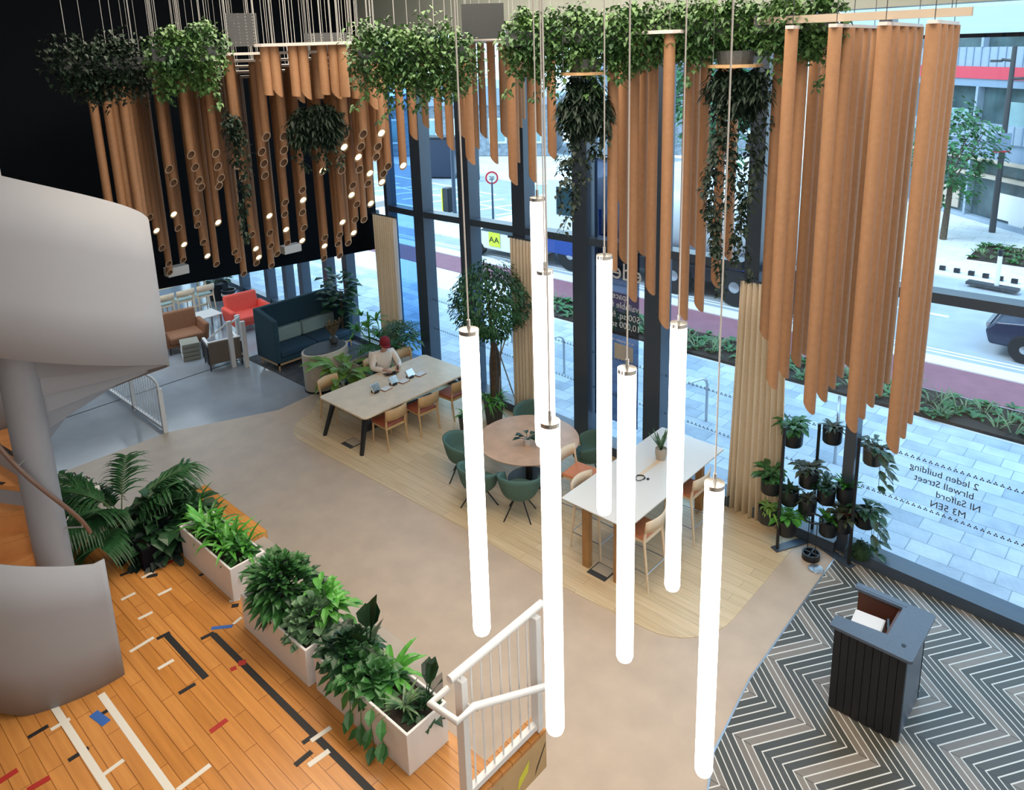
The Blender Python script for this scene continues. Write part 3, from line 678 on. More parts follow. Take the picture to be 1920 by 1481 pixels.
# guard rail on the polished floor
t = thing('guard_railing', 'white picket guard railing with rounded corner on the polished grey floor', 'railing', (-15.4, 5.3, 0))
m = MW(t); m.tube([(-17.6, 5.28, 1.05), (-14.42, 5.28, 1.05), (-14.22, 5.28, 1.0), (-14.14, 5.28, .86)], .025, 8); m.build('top_rail', 'white', t, smooth=True)
MW(t).box((-14.17, 5.24, 0), (-14.10, 5.32, .9)).build('post', 'white', t); MW(t).box((-15.6, 5.25, 0), (-15.53, 5.31, 1.03)).build('post', 'white', t); MW(t).box((-17.6, 5.25, 0), (-17.53, 5.31, 1.03)).build('post', 'white', t)
MW(t).box((-17.6, 5.25, .06), (-14.14, 5.31, .11)).build('bottom_rail', 'white', t)
for k in range(26): x = -17.45+k*.128; MW(t).tube([(x, 5.28, .08), (x, 5.28, 1.04 if x < -14.4 else .98)], .008, 6).build('baluster', 'white', t)
# ------------------------------------------------------------------ spiral stair
SC = V((-7.42, 1.62, 0)); SR = 1.19; RATE = 3.15/360
def zs(th): return ZM+max(0, th)*RATE
def sp(th, r, z): a = RAD(-th); return V((SC.x+r*cos(a), SC.y+r*sin(a), z))
t = thing('spiral_staircase', 'white steel spiral staircase with solid curved balustrade and oak treads', 'staircase', (SC.x, SC.y, ZM))
MW(t).lathe([(.15, ZM), (.15, 6.6)], (SC.x, SC.y, 0), 28).build('column', 'sheet', t, smooth=True)
rows = []
for i in range(0, 225):
    th = -4+i*2.0
    zb = max(ZM+.0, zs(th)-.27); zt = zs(th)+1.0+(.13 if th < 4 else .13)
    if th > 10: pass
    rows.append([sp(th, SR, zb+(zt-zb)*k/3) for k in range(4)])
MW(t).sheet(rows).build('balustrade', 'sheet', t, smooth=True, solid=.018)
for k in range(20):
    a0, a1 = k*21.7+20, (k+1)*21.7+20; z = ZM+.19*(k+1); m = MW(t)
    arc = [sp(a0+(a1-a0+.2)*j/6, SR-.02, 0) for j in range(7)]; inn = [sp(a1+.2, .145, 0), sp(a0, .145, 0)]
    m.prism([(p.x, p.y) for p in (arc+inn)][::-1], z-.045, z); tr = m.build('tread', 'oak' if 0 else 'stairwood', t) if 0 else m.build('tread', 'treadwood' if 'treadwood' in MATS else mat('treadwood', (.62, .27, .09), .4, noise=.12, scale=5), t)
    m = MW(t); p, q = sp(a0+3, .42, 0), sp(a0+1.6, SR-.25, 0); d = (q-p).normalized(); n = V((-d.y, d.x, 0))*.02
    m.prism([((p-n).x, (p-n).y), ((q-n).x, (q-n).y), ((q+n).x, (q+n).y), ((p+n).x, (p+n).y)], z, z+.003); g = m.build('grip_strip', 'blacktape', tr)
    m = MW(t); m.prism([(p.x, p.y) for p in (arc+inn)][::-1], z-.075, z-.046); m.build('soffit_plate', 'sheet', t)
    m = MW(t); p0, p1 = sp(a0+.5, .145, 0), sp(a0+.5, SR-.02, 0); d = (p1-p0).normalized(); n = V((-d.y, d.x, 0))*.006
    m.prism([((p0-n).x, (p0-n).y), ((p1-n).x, (p1-n).y), ((p1+n).x, (p1+n).y), ((p0+n).x, (p0+n).y)], z-.245, z-.046)
    if k > 0: m.build('riser', 'sheet' if k > 5 else 'treadwood', t)
e_ = sp(-60, .33, 0); dd = ray(137, 1008); hz0 = CAMH+hypot(e_.x, e_.y)/hypot(dd.x, dd.y)*dd.z
def hzr(th): return hz0+(th+60)*RATE*1.12
MW(t).tube([sp(-60+i*4, .33, hzr(-60+i*4)) for i in range(75)], .02, 10).build('inner_handrail', mat('railbrown', (.20, .12, .09), .22), t, smooth=True)
for th in (-40, 40, 110, 180): MW(t).tube([sp(th, .14, hzr(th)-.07), sp(th, .33, hzr(th)-.06), sp(th, .33, hzr(th))], .008, 6).build('rail_bracket', 'chrome', t)

# ------------------------------------------------------------------ planters and their plants
def trough(name, label, x0, x1, y0, y1, z0, h, m_='white', w=.022, group=None):
    t = thing(name, label, 'planter', ((x0+x1)/2, (y0+y1)/2, z0), group=group); m = MW(t)
    o = [(x0, y0), (x1, y0), (x1, y1), (x0, y1)]; i = [(x0+w, y0+w), (x1-w, y0+w), (x1-w, y1-w), (x0+w, y1-w)]
    vs = [(*p, z0) for p in o]+[(*p, z0+h) for p in o]+[(*p, z0+h) for p in i]+[(*p, z0+h-.07) for p in i]
    fs = [(3, 2, 1, 0)]
    for k in range(4):
        j = (k+1) % 4; fs += [(k, j, 4+j, 4+k), (4+k, 4+j, 8+j, 8+k), (8+k, 8+j, 12+j, 12+k)]
    m.add(vs, fs); m.build('box', m_, t, bevel=.006)
    MW(t).box((x0+w, y0+w, z0+h-.10), (x1-w, y1-w, z0+h-.05)).build('soil', 'soil', t); return t
def plant(name, label, cat, base, rz=0, group=None): return thing(name, label, cat, base, rz, group)
def rosette(m, p, n, L, W, up=(.4, 1.2), droop=.5, kind='blade'):
    for i in range(n):
        a = rnd(0, 2*pi); d = (cos(a), sin(a), rnd(*up)); l = L*rnd(.65, 1.15)
        if kind == 'blade': m.blade(p, d, l, W*rnd(.8, 1.2), droop*rnd(.6, 1.3))
        else:
            q = V(p)+V(d).normalized()*l*.45
            m.tube([p, q], .004, 4, False); m.leaf(q, (d[0], d[1], d[2]*.45), l*.65, W*rnd(.8, 1.25), droop*rnd(.6, 1.4))
def bush(m, c, r, n, L, W, droop=.45, up=.35):
    for i in range(n):
        a = rnd(0, 2*pi); b = rnd(-.15, 1)*pi/2; k = rnd(.55, 1.)
        p = V(c)+V((r[0]*k*cos(a)*cos(b), r[1]*k*sin(a)*cos(b), r[2]*k*sin(b)))
        m.leaf(p, (cos(a)*cos(b)+rnd(-.5, .5), sin(a)*cos(b)+rnd(-.5, .5), sin(b)*.8+up*rnd(-.6, 1)), L*rnd(.7, 1.25), W*rnd(.8, 1.2), droop)
PH = .36; PT = ZM+PH-.06
t1 = trough('planter_box', 'white trough planter nearest the spiral stair, filled with bright arching leaves', -7.40, -6.33, 2.76, 3.13, ZM, PH)
t2 = trough('planter_box', 'white trough planter in the middle of the row, under a dense bushy mound', -5.95, -4.90, 2.66, 3.05, ZM, PH)
t3 = trough('planter_box', 'white trough planter at the railing end, with mixed large leaves', -4.83, -3.65, 2.69, 3.08, ZM, PH)
t = plant('spathiphyllum_plant', 'bright green arching strap-leaf plant in the trough nearest the spiral stair', 'plant', (-6.9, 2.95, PT)); m = MW(t)
for k in range(8): rosette(m, V((-7.30+k*.105, 2.97+rnd(-.05, .08), PT)), 15, .50, .068, (.8, 2.4), .6)
m.build('foliage', 'leafb', t)
m = MW(t); bush(m, (-6.50, 2.97, PT), (.13, .13, .10), 90, .11, .05); m.build('low_foliage', 'leafm', t)
t = plant('aglaonema_plant', 'dense dark lance-leaved plant at the stair end of the middle trough', 'plant', (-5.6, 2.85, PT)); m = MW(t)
bush(m, (-5.62, 2.90, PT+.12), (.31, .21, .28), 430, .17, .052, .35); m.build('foliage', 'leafm', t)
m = MW(t); bush(m, (-5.55, 2.92, PT+.10), (.30, .20, .26), 160, .18, .058, .35); m.build('dark_foliage', 'leafd', t)
t = plant('peperomia_plant', 'pale green round-leaved plant at the railing end of the middle trough', 'plant', (-5.15, 2.85, PT)); m = MW(t)
bush(m, (-5.13, 2.88, PT+.05), (.20, .19, .22), 230, .10, .08, .25); m.build('foliage', 'leafp', t)
m = MW(t); bush(m, (-5.15, 3.02, PT+.10), (.25, .13, .20), 90, .20, .06, .5); m.build('long_foliage', 'leafb', t)
t = plant('philodendron_plant', 'dark green bushy plant at the stair end of the railing-end trough', 'plant', (-4.6, 2.86, PT)); m = MW(t)
bush(m, (-4.62, 2.90, PT+.05), (.20, .19, .16), 200, .14, .075, .4); m.build('foliage', 'leafd', t)
m = MW(t); bush(m, (-4.45, 2.86, PT+.02), (.26, .18, .12), 130, .13, .075, .4); m.build('light_foliage', 'leafm', t)
t = plant('calathea_plant', 'tall plant with upright dark paddle leaves in the railing-end trough', 'plant', (-4.5, 2.95, PT)); m = MW(t)
for a, L, z in ((1.2, .50, 2.6), (2.4, .30, 1.8), (.3, .34, 1.3), (1.9, .36, 1.6), (5.2, .26, 1.2)):
    d = V((cos(a)*.5, sin(a)*.5, z)).normalized(); p = V((-4.5, 2.99, PT)); q = p+d*.24; m.tube([p, q], .006, 5); m.leaf(q, d, L*.75, .16, .1, .1)
m.build('foliage', 'leafd', t)
t = plant('dracaena_plant', 'bright green plant with long arching straps in the middle of the railing-end trough', 'plant', (-4.22, 2.95, PT)); m = MW(t)
rosette(m, V((-4.20, 2.98, PT)), 15, .46, .08, (.6, 1.8), .7); m.build('foliage', 'leafb', t)
m = MW(t); bush(m, (-4.22, 2.87, PT+.02), (.2, .15, .12), 110, .13, .085); m.build('low_foliage', 'leafm', t)
t = plant('variegated_dracaena', 'spiky variegated plant at the railing end of the trough row', 'plant', (-3.9, 2.84, PT)); m = MW(t)
rosette(m, V((-3.88, 2.86, PT+.04)), 30, .22, .032, (.2, 1.4), .3); m.build('foliage', 'leafv', t)
m = MW(t); bush(m, (-3.80, 2.95, PT-.02), (.11, .1, .08), 50, .12, .08); m.build('low_foliage', 'leafd', t)
t = plant('trailing_pothos', 'trailing heart-leaved plant spilling down the front of the railing-end trough', 'plant', (-4.1, 2.68, PT+.05)); m = MW(t)
for k in range(4):
    x = -4.30+k*.13; pts = [V((x, 2.75, PT+.04)), V((x+.02, 2.66, PT+.07)), V((x+.03, 2.64, PT-.08-.04*(k % 2))), V((x+.04, 2.645, PT-.12-.06*(k % 3)))]
    m.tube(pts, .004, 4)
    for j in range(1, 4): m.leaf(pts[j], (rnd(-.6, .6), -.5, rnd(-.7, .1)), .12, .08, .4)
m.build('foliage', 'leafm', t)
t = plant('philodendron_plant', 'dark leafy plant with a tall ragged leaf beside the railing post', 'plant', (-3.75, 2.98, PT)); m = MW(t)
for a, L, z in ((1.0, .32, 2.6), (.2, .28, 1.3), (2.2, .24, 1.0), (1.9, .26, 1.2), (-.3, .26, .7)):
    d = V((cos(a)*.6, sin(a)*.6, z)).normalized(); p = V((-3.78, 2.98, PT)); q = p+d*.15; m.tube([p, q], .005, 5); m.leaf(q, d, L, .11, .25, .1)
m.build('foliage', 'leafd', t)
# dark planting and palm
t = trough('planter_box', 'low black planter holding the dark plants beside the spiral stair', -8.36, -7.46, 2.38, 3.15, ZM, .24, 'black')
t = plant('dark_monstera', 'dark broad-leaved monstera mass in the low black planter', 'plant', (-7.9, 2.8, ZM+.2)); m = MW(t)
bush(m, (-7.83, 2.82, ZM+.14), (.40, .38, .38), 230, .22, .17, .4); m.build('foliage', 'leafd', t)
m = MW(t); bush(m, (-7.75, 2.68, ZM+.05), (.33, .30, .2), 120, .22, .10, .5); m.build('lower_foliage', mat('leafx', (.006, .018, .014), .5), t)
t = plant('parlour_plant', 'mid green pointed-leaf plant behind the dark monstera', 'plant', (-7.55, 3.1, ZM+.2)); m = MW(t)
for k in range(4): rosette(m, V((-7.75+k*.17, 3.10, ZM+.28)), 15, .36, .05, (.5, 1.5), .6)
m.build('foliage', 'leafm', t)
t = plant('kentia_palm', 'tall kentia palm with feathery fronds beside the white stair column', 'palm', (-8.2, 2.5, ZM+.2)); m = MW(t); st = MW(t)
random.seed(11)
for (a, L, el) in ((4.4, 1.0, 2.2), (3.6, .95, 1.5), (5.2, .9, 1.2), (2.6, .85, 1.6), (4.8, .8, .6), (3.9, .9, .8), (1.2, .95, 1.4), (1.7, .85, .8), (.7, .7, 1.5), (5.6, .6, .5), (4.3, .6, .25), (3.2, .7, .5), (4.7, .95, 1.6), (4.0, .9, 2.0), (5.5, .8, 1.8), (1.4, .7, .4)):
    d = V((cos(a), sin(a), el)).normalized(); p0 = V((-8.20+rnd(-.05, .05), 2.50+rnd(-.05, .05), ZM+.2)); pts = []
    for i in range(13):
        s_ = L*i/12; pts.append(p0+d*s_+V((cos(a), sin(a), 0))*(.2*s_*s_)-V((0, 0, 1))*(.34*s_*s_))
    st.tube(pts, [.008-.0005*i for i in range(13)], 5)
    for i in range(5, 13):
        tan = (pts[i]-pts[i-1]).normalized(); sd = tan.cross(V((0, 0, 1))).normalized()
        for sg in (-1, 1):
            for h in (0, .5):
                q = pts[i].lerp(pts[i-1], h); m.blade(q, (sd*sg+tan*.85+V((0, 0, rnd(.0, .3)))), .42*(1-abs(i-8)/14), .046, rnd(.4, .9), 4)
m.build('foliage', mat('palmleaf', (.022, .090, .03), .4, noise=.45, scale=5), t); st.build('stems', 'stemg', t)
random.seed(5)
# ------------------------------------------------------------------ hanging cardboard tubes
ZT = 7.10; TD = .115
def dq_left(p): return max(0, int(((p-EYE).dot(BF)-8.0)/.9))
def zt_left(p): return 7.10-.085*dq_left(p)
TUBES = []
def cut_tube(p, zmid, low, slope=1.15, ztop=ZT, D=TD):
    n = 20; r = D/2; ri = r*.80; m = MB()
    def ring(rr, z=None): return [(rr*cos(2*pi*k/n), rr*sin(2*pi*k/n), (zmid-slope*rr*cos(2*pi*k/n-low) if z is None else z)-ztop) for k in range(n)]
    vs = ring(r, ztop)+ring(r)+ring(ri)+[(x, y, z+.22) for x, y, z in ring(ri)]; fs = []
    for i in range(3):
        for k in range(n): j = (k+1) % n; fs.append((i*n+k, i*n+n+k, i*n+n+j, i*n+j))
    fs += [tuple(range(n)), tuple(range(3*n, 4*n))]
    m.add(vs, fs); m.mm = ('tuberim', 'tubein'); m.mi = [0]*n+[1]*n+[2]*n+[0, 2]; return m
def add_tube(x, y, dep, low, lit=False, slope=1.15, grp='', key=None):
    p = atd(x, y, dep)
    if p.x < -13.7: p = onX(x, y, -13.7)
    if p.y > WY(p.x)-.3: p = onY(x, y, WY(p.x)-.35)
    TUBES.append(dict(p=p, low=low, lit=lit, slope=slope, grp=grp, px=x, py=y))
def zo(x, y, o=0): return o+x/2.9625, y/2.9625
def az(x, y): d = ray(x, y); return atan2(d.y, d.x)
def ldep(y): return 9.4+.0126*(y-233)
L1 = [(940, 940), (965, 1015), (1062, 860), (1085, 930), (1105, 1003), (1118, 1040), (1200, 852), (1210, 925), (1228, 990), (1217, 1033), (1310, 690), (1327, 765), (1330, 848), (1323, 918), (1350, 987), (1480, 760), (1455, 843), (1467, 908), (1472, 975),
      (1578, 757), (1578, 835), (1577, 903), (832, 1207), (900, 1378), (938, 1465), (990, 1267), (1018, 1445), (1095, 1180), (1098, 1250), (1130, 1345), (1203, 1467), (1305, 1400), (1323, 1445), (1355, 1520), (1400, 1303), (1500, 1293), (1505, 1365), (1540, 1410),
      (1585, 1125), (1582, 1190), (1597, 1350), (1680, 1055), (1680, 1180), (1690, 1265), (1805, 1320), (1800, 1435), (944, 1515), (1425, 1462), (1508, 1475)]
G1 = [(870, 1283), (966, 1192), (1023, 1360), (1153, 1423), (1212, 1237), (1422, 1383), (1438, 1431), (1497, 1201), (1590, 1277), (1684, 1113), (1679, 1338), (1803, 1368), (1793, 950)]
L2 = [(733, 750), (833, 745), (820, 815), (707, 885), (713, 945), (812, 940), (915, 815), (905, 872), (970, 925), (945, 965), (860, 1020), (775, 1030), (797, 1135), (837, 1220), (788, 1220), (703, 1305), (693, 1355), (750, 1350), (703, 1420)]
G2 = [(934, 742), (727, 820), (806, 875), (870, 965), (937, 1013), (768, 1085), (875, 1132), (718, 1236), (780, 1295), (1055, 922)]
for lst, o, lit in ((L1, 0, 0), (G1, 0, 1), (L2, 400, 0), (G2, 400, 1)):
    for q in lst:
        x, y = zo(*q, o); add_tube(x, y, ldep(y), az(x, y)+.35, bool(lit), 1.2, 'left')
for x, y in ((207, 400), (232, 402), (247, 408), (258, 418), (272, 425), (262, 405)): add_tube(x, y, ldep(y)-1.6, az(x, y)+.35, False, 1.2, 'left')
# short ones over the middle
for x, y, fl, lit in ((505, 178, 1, 1), (521, 172, 0, 0), (557, 180, 1, 1), (563, 184, 0, 0), (575, 177, 0, 0), (599, 184, 1, 1), (611, 177, 1, 1), (631, 176, 0, 0), (648, 181, 1, 1), (668, 184, 1, 0), (700, 196, 0, 0)):
    add_tube(x, y, 8.9+(.5 if y > 182 else 0), az(x, y)-pi/2-.6, bool(lit), .12 if fl else 1.1, 'short')
# middle group
for q in ((1045, 718, 40), (1120, 780, 45), (1187, 715, 38), (1262, 775, 44), (1325, 838, 45), (1392, 770, 44), (1437, 917, 53), (1466, 830, 40), (1508, 768, 40), (1568, 912, 45), (1622, 765, 40), (1674, 1030, 50), (1690, 905, 42), (1706, 712, 38), (1722, 660, 34)):
    x, y = zo(q[0], q[1], 400); w = q[2]/2.9625; add_tube(x-w*.15, y-w*.6, 1432*TD/w, az(x, y)-pi/2-.6, False, 1.15, 'mid')
for q in ((303, 1015, 45), (338, 760, 40), (412, 888, 50)):
    x, y = zo(q[0], q[1], 900); w = q[2]/2.9625; add_tube(x-w*.2, y-w*.6, 1432*TD/w, az(x, y)-pi/2-.6, False, 1.15, 'mid')
# long group before the window
for x, y, w in ((1153, 508, 19.3), (1170, 390, 16), (1173, 494, 17), (1190, 566, 18.6), (1205, 391, 16.5), (1207, 480, 17.5), (1224, 553, 18.5), (1250, 616, 20), (1285, 600, 19), (1301, 464, 16.5), (1315, 584, 18.3), (1346, 540, 18), (1369, 490, 17)):
    add_tube(x-w*.25, y-w*.6, 1432*TD/w, az(x, y)-pi/2-.6, False, 1.15, 'long')
# right-hand curtain: rows running back to the window
for x, y, w in ((1441, 637, 20), (1455, 729, 21.5), (1476, 708, 20.3), (1499, 687, 19), (1511, 665, 18), (1525, 775, 22), (1548, 752, 20.8), (1564, 728, 19.8), (1579, 707, 18.8), (1595, 688, 18), (1604, 809, 22.6), (1619, 784, 21.4), (1636, 762, 20.3), (1652, 741, 19.3), (1666, 719, 18.3), (1681, 848, 23.2), (1695, 820, 22), (1708, 793, 20.8), (1721, 771, 19.8)):
    add_tube(x-w*.35, y-w*.6, 1432*TD/w, az(x, y)-pi/2-.6, False, 1.15, 'right')
TUBES.sort(key=lambda d: (d['grp'], d['px']))
cnt = {}
GN = {'left': 'tubes before the dark wall', 'short': 'short tubes under the white raft', 'mid': 'tubes above the ficus tree', 'long': 'long tubes before the window', 'right': 'tubes of the right-hand curtain'}
LB = {'left': ('brown cardboard tube', 'along the lower ends before the dark wall'), 'short': ('short brown cardboard tube', 'under the white hanging raft'), 'mid': ('brown slant-cut tube', 'hanging above the ficus tree'),
      'long': ('long brown slant-cut tube', 'among those behind the pendant lamps'), 'right': ('very long brown slant-cut tube', 'in the curtain at the right window')}
for d in TUBES:
    g = d['grp']; cnt[g] = cnt.get(g, 0)+1; p = d['p']
    ot = 'open-ended ' if g == 'left' and not d['lit'] else ''
    lab = ('lit ' if d['lit'] else '')+LB[g][0]+', '+nth(cnt[g])+' from the left '+LB[g][1]
    zt = zt_left(p) if g == 'left' else ZT
    t = thing('hanging_tube', lab, 'tube', (p.x, p.y, zt), group=GN[g])
    cut_tube(p, p.z, d['low'], d['slope'], zt, TD*(.93 if g == 'left' else 1)).build('tube_body', 'tube', t, smooth=True)
    if d['lit']:
        m = MB(); n = 16; r = TD*.43; zc = p.z-zt+.012
        m.add([(r*cos(2*pi*k/n), r*sin(2*pi*k/n), zc-d['slope']*r*cos(2*pi*k/n-d['low'])) for k in range(n)], [tuple(range(n-1, -1, -1))])
        m.add([(r*cos(2*pi*k/n), r*sin(2*pi*k/n), zc+.05-d['slope']*r*cos(2*pi*k/n-d['low'])) for k in range(n)], [tuple(range(n))])
        m.build('light_disc', 'bulbglow', t)
# rafts and rails the tubes hang from
def hull(pts):
    pts = sorted(set((round(p[0], 3), round(p[1], 3)) for p in pts)); 
    def half(ps):
        h = []
        for p in ps:
            while len(h) > 1 and (h[-1][0]-h[-2][0])*(p[1]-h[-2][1])-(h[-1][1]-h[-2][1])*(p[0]-h[-2][0]) <= 0: h.pop()
            h.append(p)
        return h
    a, b = half(pts), half(pts[::-1]); return a[:-1]+b[:-1]
def raft(name, label, pts, z0=ZT, th=.035, wires=10, pad=.12):
    q = [(x+pad*cos(a*pi/4), y+pad*sin(a*pi/4)) for x, y in pts for a in range(8)]
    h = hull(q); cx = sum(p[0] for p in h)/len(h); cy = sum(p[1] for p in h)/len(h)
    t = thing(name, label, 'ceiling raft', (cx, cy, z0)); MW(t).prism(h, z0, z0+th).build('panel', 'raft', t)
    step = max(1, len(pts)//wires)
    for x, y in pts[::step][:60]: MW(t).tube([(x, y, z0+th-.005), (x, y, 9.0)], .0035, 5, False).build('suspension_wire', 'wire', t)
    return t
def strips(g, name, label, key, width):
    ps = [d['p'] for d in TUBES if d['grp'] == g]; lo = min(key(p) for p in ps); hi = max(key(p) for p in ps); k = 0; n = max(1, round((hi-lo)/width))
    for i in range(n):
        a, b = lo+(hi-lo)*i/n, lo+(hi-lo)*(i+1)/n+1e-6
        s = [(p.x, p.y) for p in ps if a <= key(p) < b]
        if not s: continue
        k += 1; raft(name, nth(k)+' '+label, s, ZT+.0, .03+.004*k, 24)
for q in sorted(set(dq_left(d['p']) for d in TUBES if d['grp'] == 'left')):
    s_ = [(d['p'].x, d['p'].y) for d in TUBES if d['grp'] == 'left' and dq_left(d['p']) == q]
    raft('ceiling_raft', nth(q+1)+' step down of the white stepped raft over the open tubes', s_, 7.10-.085*q, .03, 16, .16)
strips('short', 'ceiling_raft', 'white raft over the short tubes near the black back wall', lambda p: p.y, 9)
strips('mid', 'ceiling_raft', 'white raft from the left over the ficus tree tubes', lambda p: p.x, 2.2)
strips('long', 'ceiling_raft', 'pale raft above the long tubes behind the pendant lamps', lambda p: p.x, 9)
rows = {}
R = [d['p'] for d in TUBES if d['grp'] == 'right']; rr = [R[0:5], R[5:10], R[10:15], R[15:19]]
for i, r_ in enumerate(rr):
    a = min(r_, key=lambda p: p.y); b = max(r_, key=lambda p: p.y); d = (b-a).to_2d().normalized(); n = V((-d.y, d.x))*.035; a2 = a.to_2d()-d*.12; b2 = b.to_2d()+d*.12
    t = thing('suspension_rail', 'white rail running to the glass, %s from the left over the tube curtain' % nth(i+1), 'rail', (a2.x, a2.y, ZT), group='rails of the tube curtain')
    MW(t).prism([a2-n, b2-n, b2+n, a2+n], ZT, ZT+.03).build('rail_bar', 'raft', t)
    for q in (a2+d*.15, b2-d*.12): MW(t).tube([(q.x, q.y, ZT+.02), (q.x, q.y, 9.0)], .004, 5, False).build('suspension_wire', 'darkgrey', t)
xa, xb = min(p.x for p in R)-.1, max(p.x for p in R)+.25
yc = sorted(p.y for p in R)[2]+.12
t = thing('cross_rail', 'pale wooden cross bar above the rails of the tube curtain', 'rail', ((xa+xb)/2, yc, ZT+.08)); MW(t).box((xa, yc-.025, ZT+.05), (xb, yc+.025, ZT+.12)).build('bar', 'terra', t)
for x in (xa+.3, (xa+xb)/2, xb-.15): MW(t).tube([(x, yc, ZT+.1), (x, yc, 9.0)], .004, 5, False).build('suspension_wire', 'darkgrey', t)

# ------------------------------------------------------------------ ivy in hanging troughs
def ivy(label, x0, y0, x1, y1, dep, n, mt_='ivy', trail=(), L=.05, trough_=True, name='hanging_ivy', depth=.5, W=.042):
    c = atd((x0+x1)/2, (y0+y1)/2, dep); k = dep/FPX; w, h = (x1-x0)*k, (y1-y0)*k
    ps = az((x0+x1)/2, (y0+y1)/2); rt = V((sin(ps), -cos(ps), 0)); fw = V((cos(ps), sin(ps), 0))
    t = thing(name, label, 'hanging plant', (c.x, c.y, c.z+h*.3)); m = MW(t)
    if trough_:
        b = MW(t); cz = c.z+h*.05
        q = [c+rt*sx*w*.40+fw*sy*.13 for sx, sy in ((-1, -.5), (1, -.5), (1, .5), (-1, .5))]
        b.prism([(p.x, p.y) for p in q][::-1] if 0 else [(p.x, p.y) for p in q], cz-.08, cz+.08); b.build('trough', 'trough', t)
        for sx in (-.3, .3):
            p = c+rt*sx*w; MW(t).tube([(p.x, p.y, cz+.07), (p.x, p.y, 9.0)], .004, 5, False).build('suspension_wire', 'wire', t)
    nb = max(6, int(w/h*9)); BL = [((j+.5)/nb*2-1+rnd(-.08, .08), rnd(-.55, .55)*(1 if h > .3 else .5), rnd(-.6, .6), rnd(.26, .46)) for j in range(nb)]+[((j+.5)/nb*2-1, rnd(-.15, .25), rnd(-.4, .4), rnd(.28, .4)) for j in range(nb)]
    BL += [(rnd(-.95, .95), rnd(-1.0, -.6), rnd(-.5, .5), rnd(.10, .2)) for j in range(nb)]+[(rnd(-.95, .95), rnd(.6, .95), rnd(-.5, .5), rnd(.08, .16)) for j in range(nb)]
    wt = [b_[3]**1.6 for b_ in BL]; hb = min(h, w*.75)
    for i in range(int(n*2.3)):
        ba, bs, bf, br = random.choices(BL, wt)[0]; th_ = rnd(0, 2*pi); ph_ = math.asin(rnd(-1, 1)); q_ = br*rnd(.3, 1)**.5
        u_ = ba*(w*.5-hb*.22)+q_*hb*cos(th_)*cos(ph_); v_ = bs*h*.38+q_*hb*1.15*sin(ph_); f_ = bf*depth*.35+q_*hb*.8*sin(th_)*cos(ph_)
        p = c+rt*u_+fw*f_+V((0, 0, v_)); b_ = rnd(0, 2*pi)
        m.leaf(p, (cos(b_), sin(b_), rnd(-.9, .4)), L*rnd(.6, 1.3), W*rnd(.7, 1.3), .5, .12, (1., .75))
    for (tx, ty0, ty1, nn) in trail:
        p0 = atd(tx, ty0, dep); z1 = atd(tx, ty1, dep).z; pts = []
        for i in range(9):
            f = i/8; pts.append(V((p0.x+.05*sin(f*7+tx), p0.y+.05*cos(f*5+tx), p0.z+(z1-p0.z)*f)))
        m.tube(pts, .004, 4, False)
        for i in range(nn):
            f = rnd(0, 1); j = min(7, int(f*8)); q = pts[j].lerp(pts[j+1], f*8-j); b_ = rnd(0, 6.3); s2 = .085*(1-.5*f)
            m.leaf(q+V((cos(b_)*s2*rnd(0, 1), sin(b_)*s2*rnd(0, 1), 0)), (cos(b_), sin(b_), rnd(-1, .2)), .062*rnd(.6, 1.1), .052*rnd(.7, 1.1), .5, .12, (1., .75))
    m.build('foliage', mt_, t); return t
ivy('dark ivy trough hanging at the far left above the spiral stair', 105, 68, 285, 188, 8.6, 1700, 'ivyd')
ivy('ivy clump over the leftmost open tubes beside the white raft', 278, 28, 418, 190, 8.6, 1500, 'ivy', ((320, 150, 200, 25), (400, 160, 215, 30)))
ivy('long ivy trough left of the pendant lamp cables', 650, 35, 900, 185, 8.3, 2600, 'ivy', ((670, 150, 205, 30), (720, 160, 230, 40), (790, 150, 210, 30), (860, 150, 190, 20)))
ivy('ivy trough above the topmost pendant lamp', 935, 0, 1075, 160, 8.0, 1500, 'ivy', ((960, 130, 185, 30), (1010, 140, 190, 30), (1050, 140, 200, 30)))
ivy('wide ivy trough in the middle above the hanging fern', 1035, 5, 1265, 135, 7.8, 2200, 'ivy', ((1110, 130, 185, 40), (1175, 120, 170, 20)))
ivy('wide ivy trough over the long tubes behind the lamp cables', 1225, -5, 1440, 120, 7.6, 2200, 'ivy', ((1300, 100, 160, 30), (1390, 100, 150, 30)))
ivy('rightmost ivy trough beside the right-hand tube curtain', 1400, -10, 1580, 110, 7.2, 1900, 'ivy', ((1465, 90, 160, 30), (1550, 90, 170, 40)))
perf = mat('perforated', (.05, .055, .06), .5); nt = perf.node_tree; vo = nt.nodes.new('ShaderNodeTexVoronoi'); vo.inputs['Scale'].default_value = 26; vo.inputs['Randomness'].default_value = .1
tc = nt.nodes.new('ShaderNodeTexCoord'); cr = nt.nodes.new('ShaderNodeValToRGB'); cr.color_ramp.elements[0].position = .22; cr.color_ramp.elements[1].position = .26; cr.color_ramp.elements[0].color = (.12, .13, .13, 1); cr.color_ramp.elements[1].color = (.03, .034, .038, 1)
nt.links.new(tc.outputs['Object'], vo.inputs['Vector']); nt.links.new(vo.outputs['Distance'], cr.inputs['Fac']); nt.links.new(cr.outputs['Color'], nt.nodes['Principled BSDF'].inputs['Base Color'])
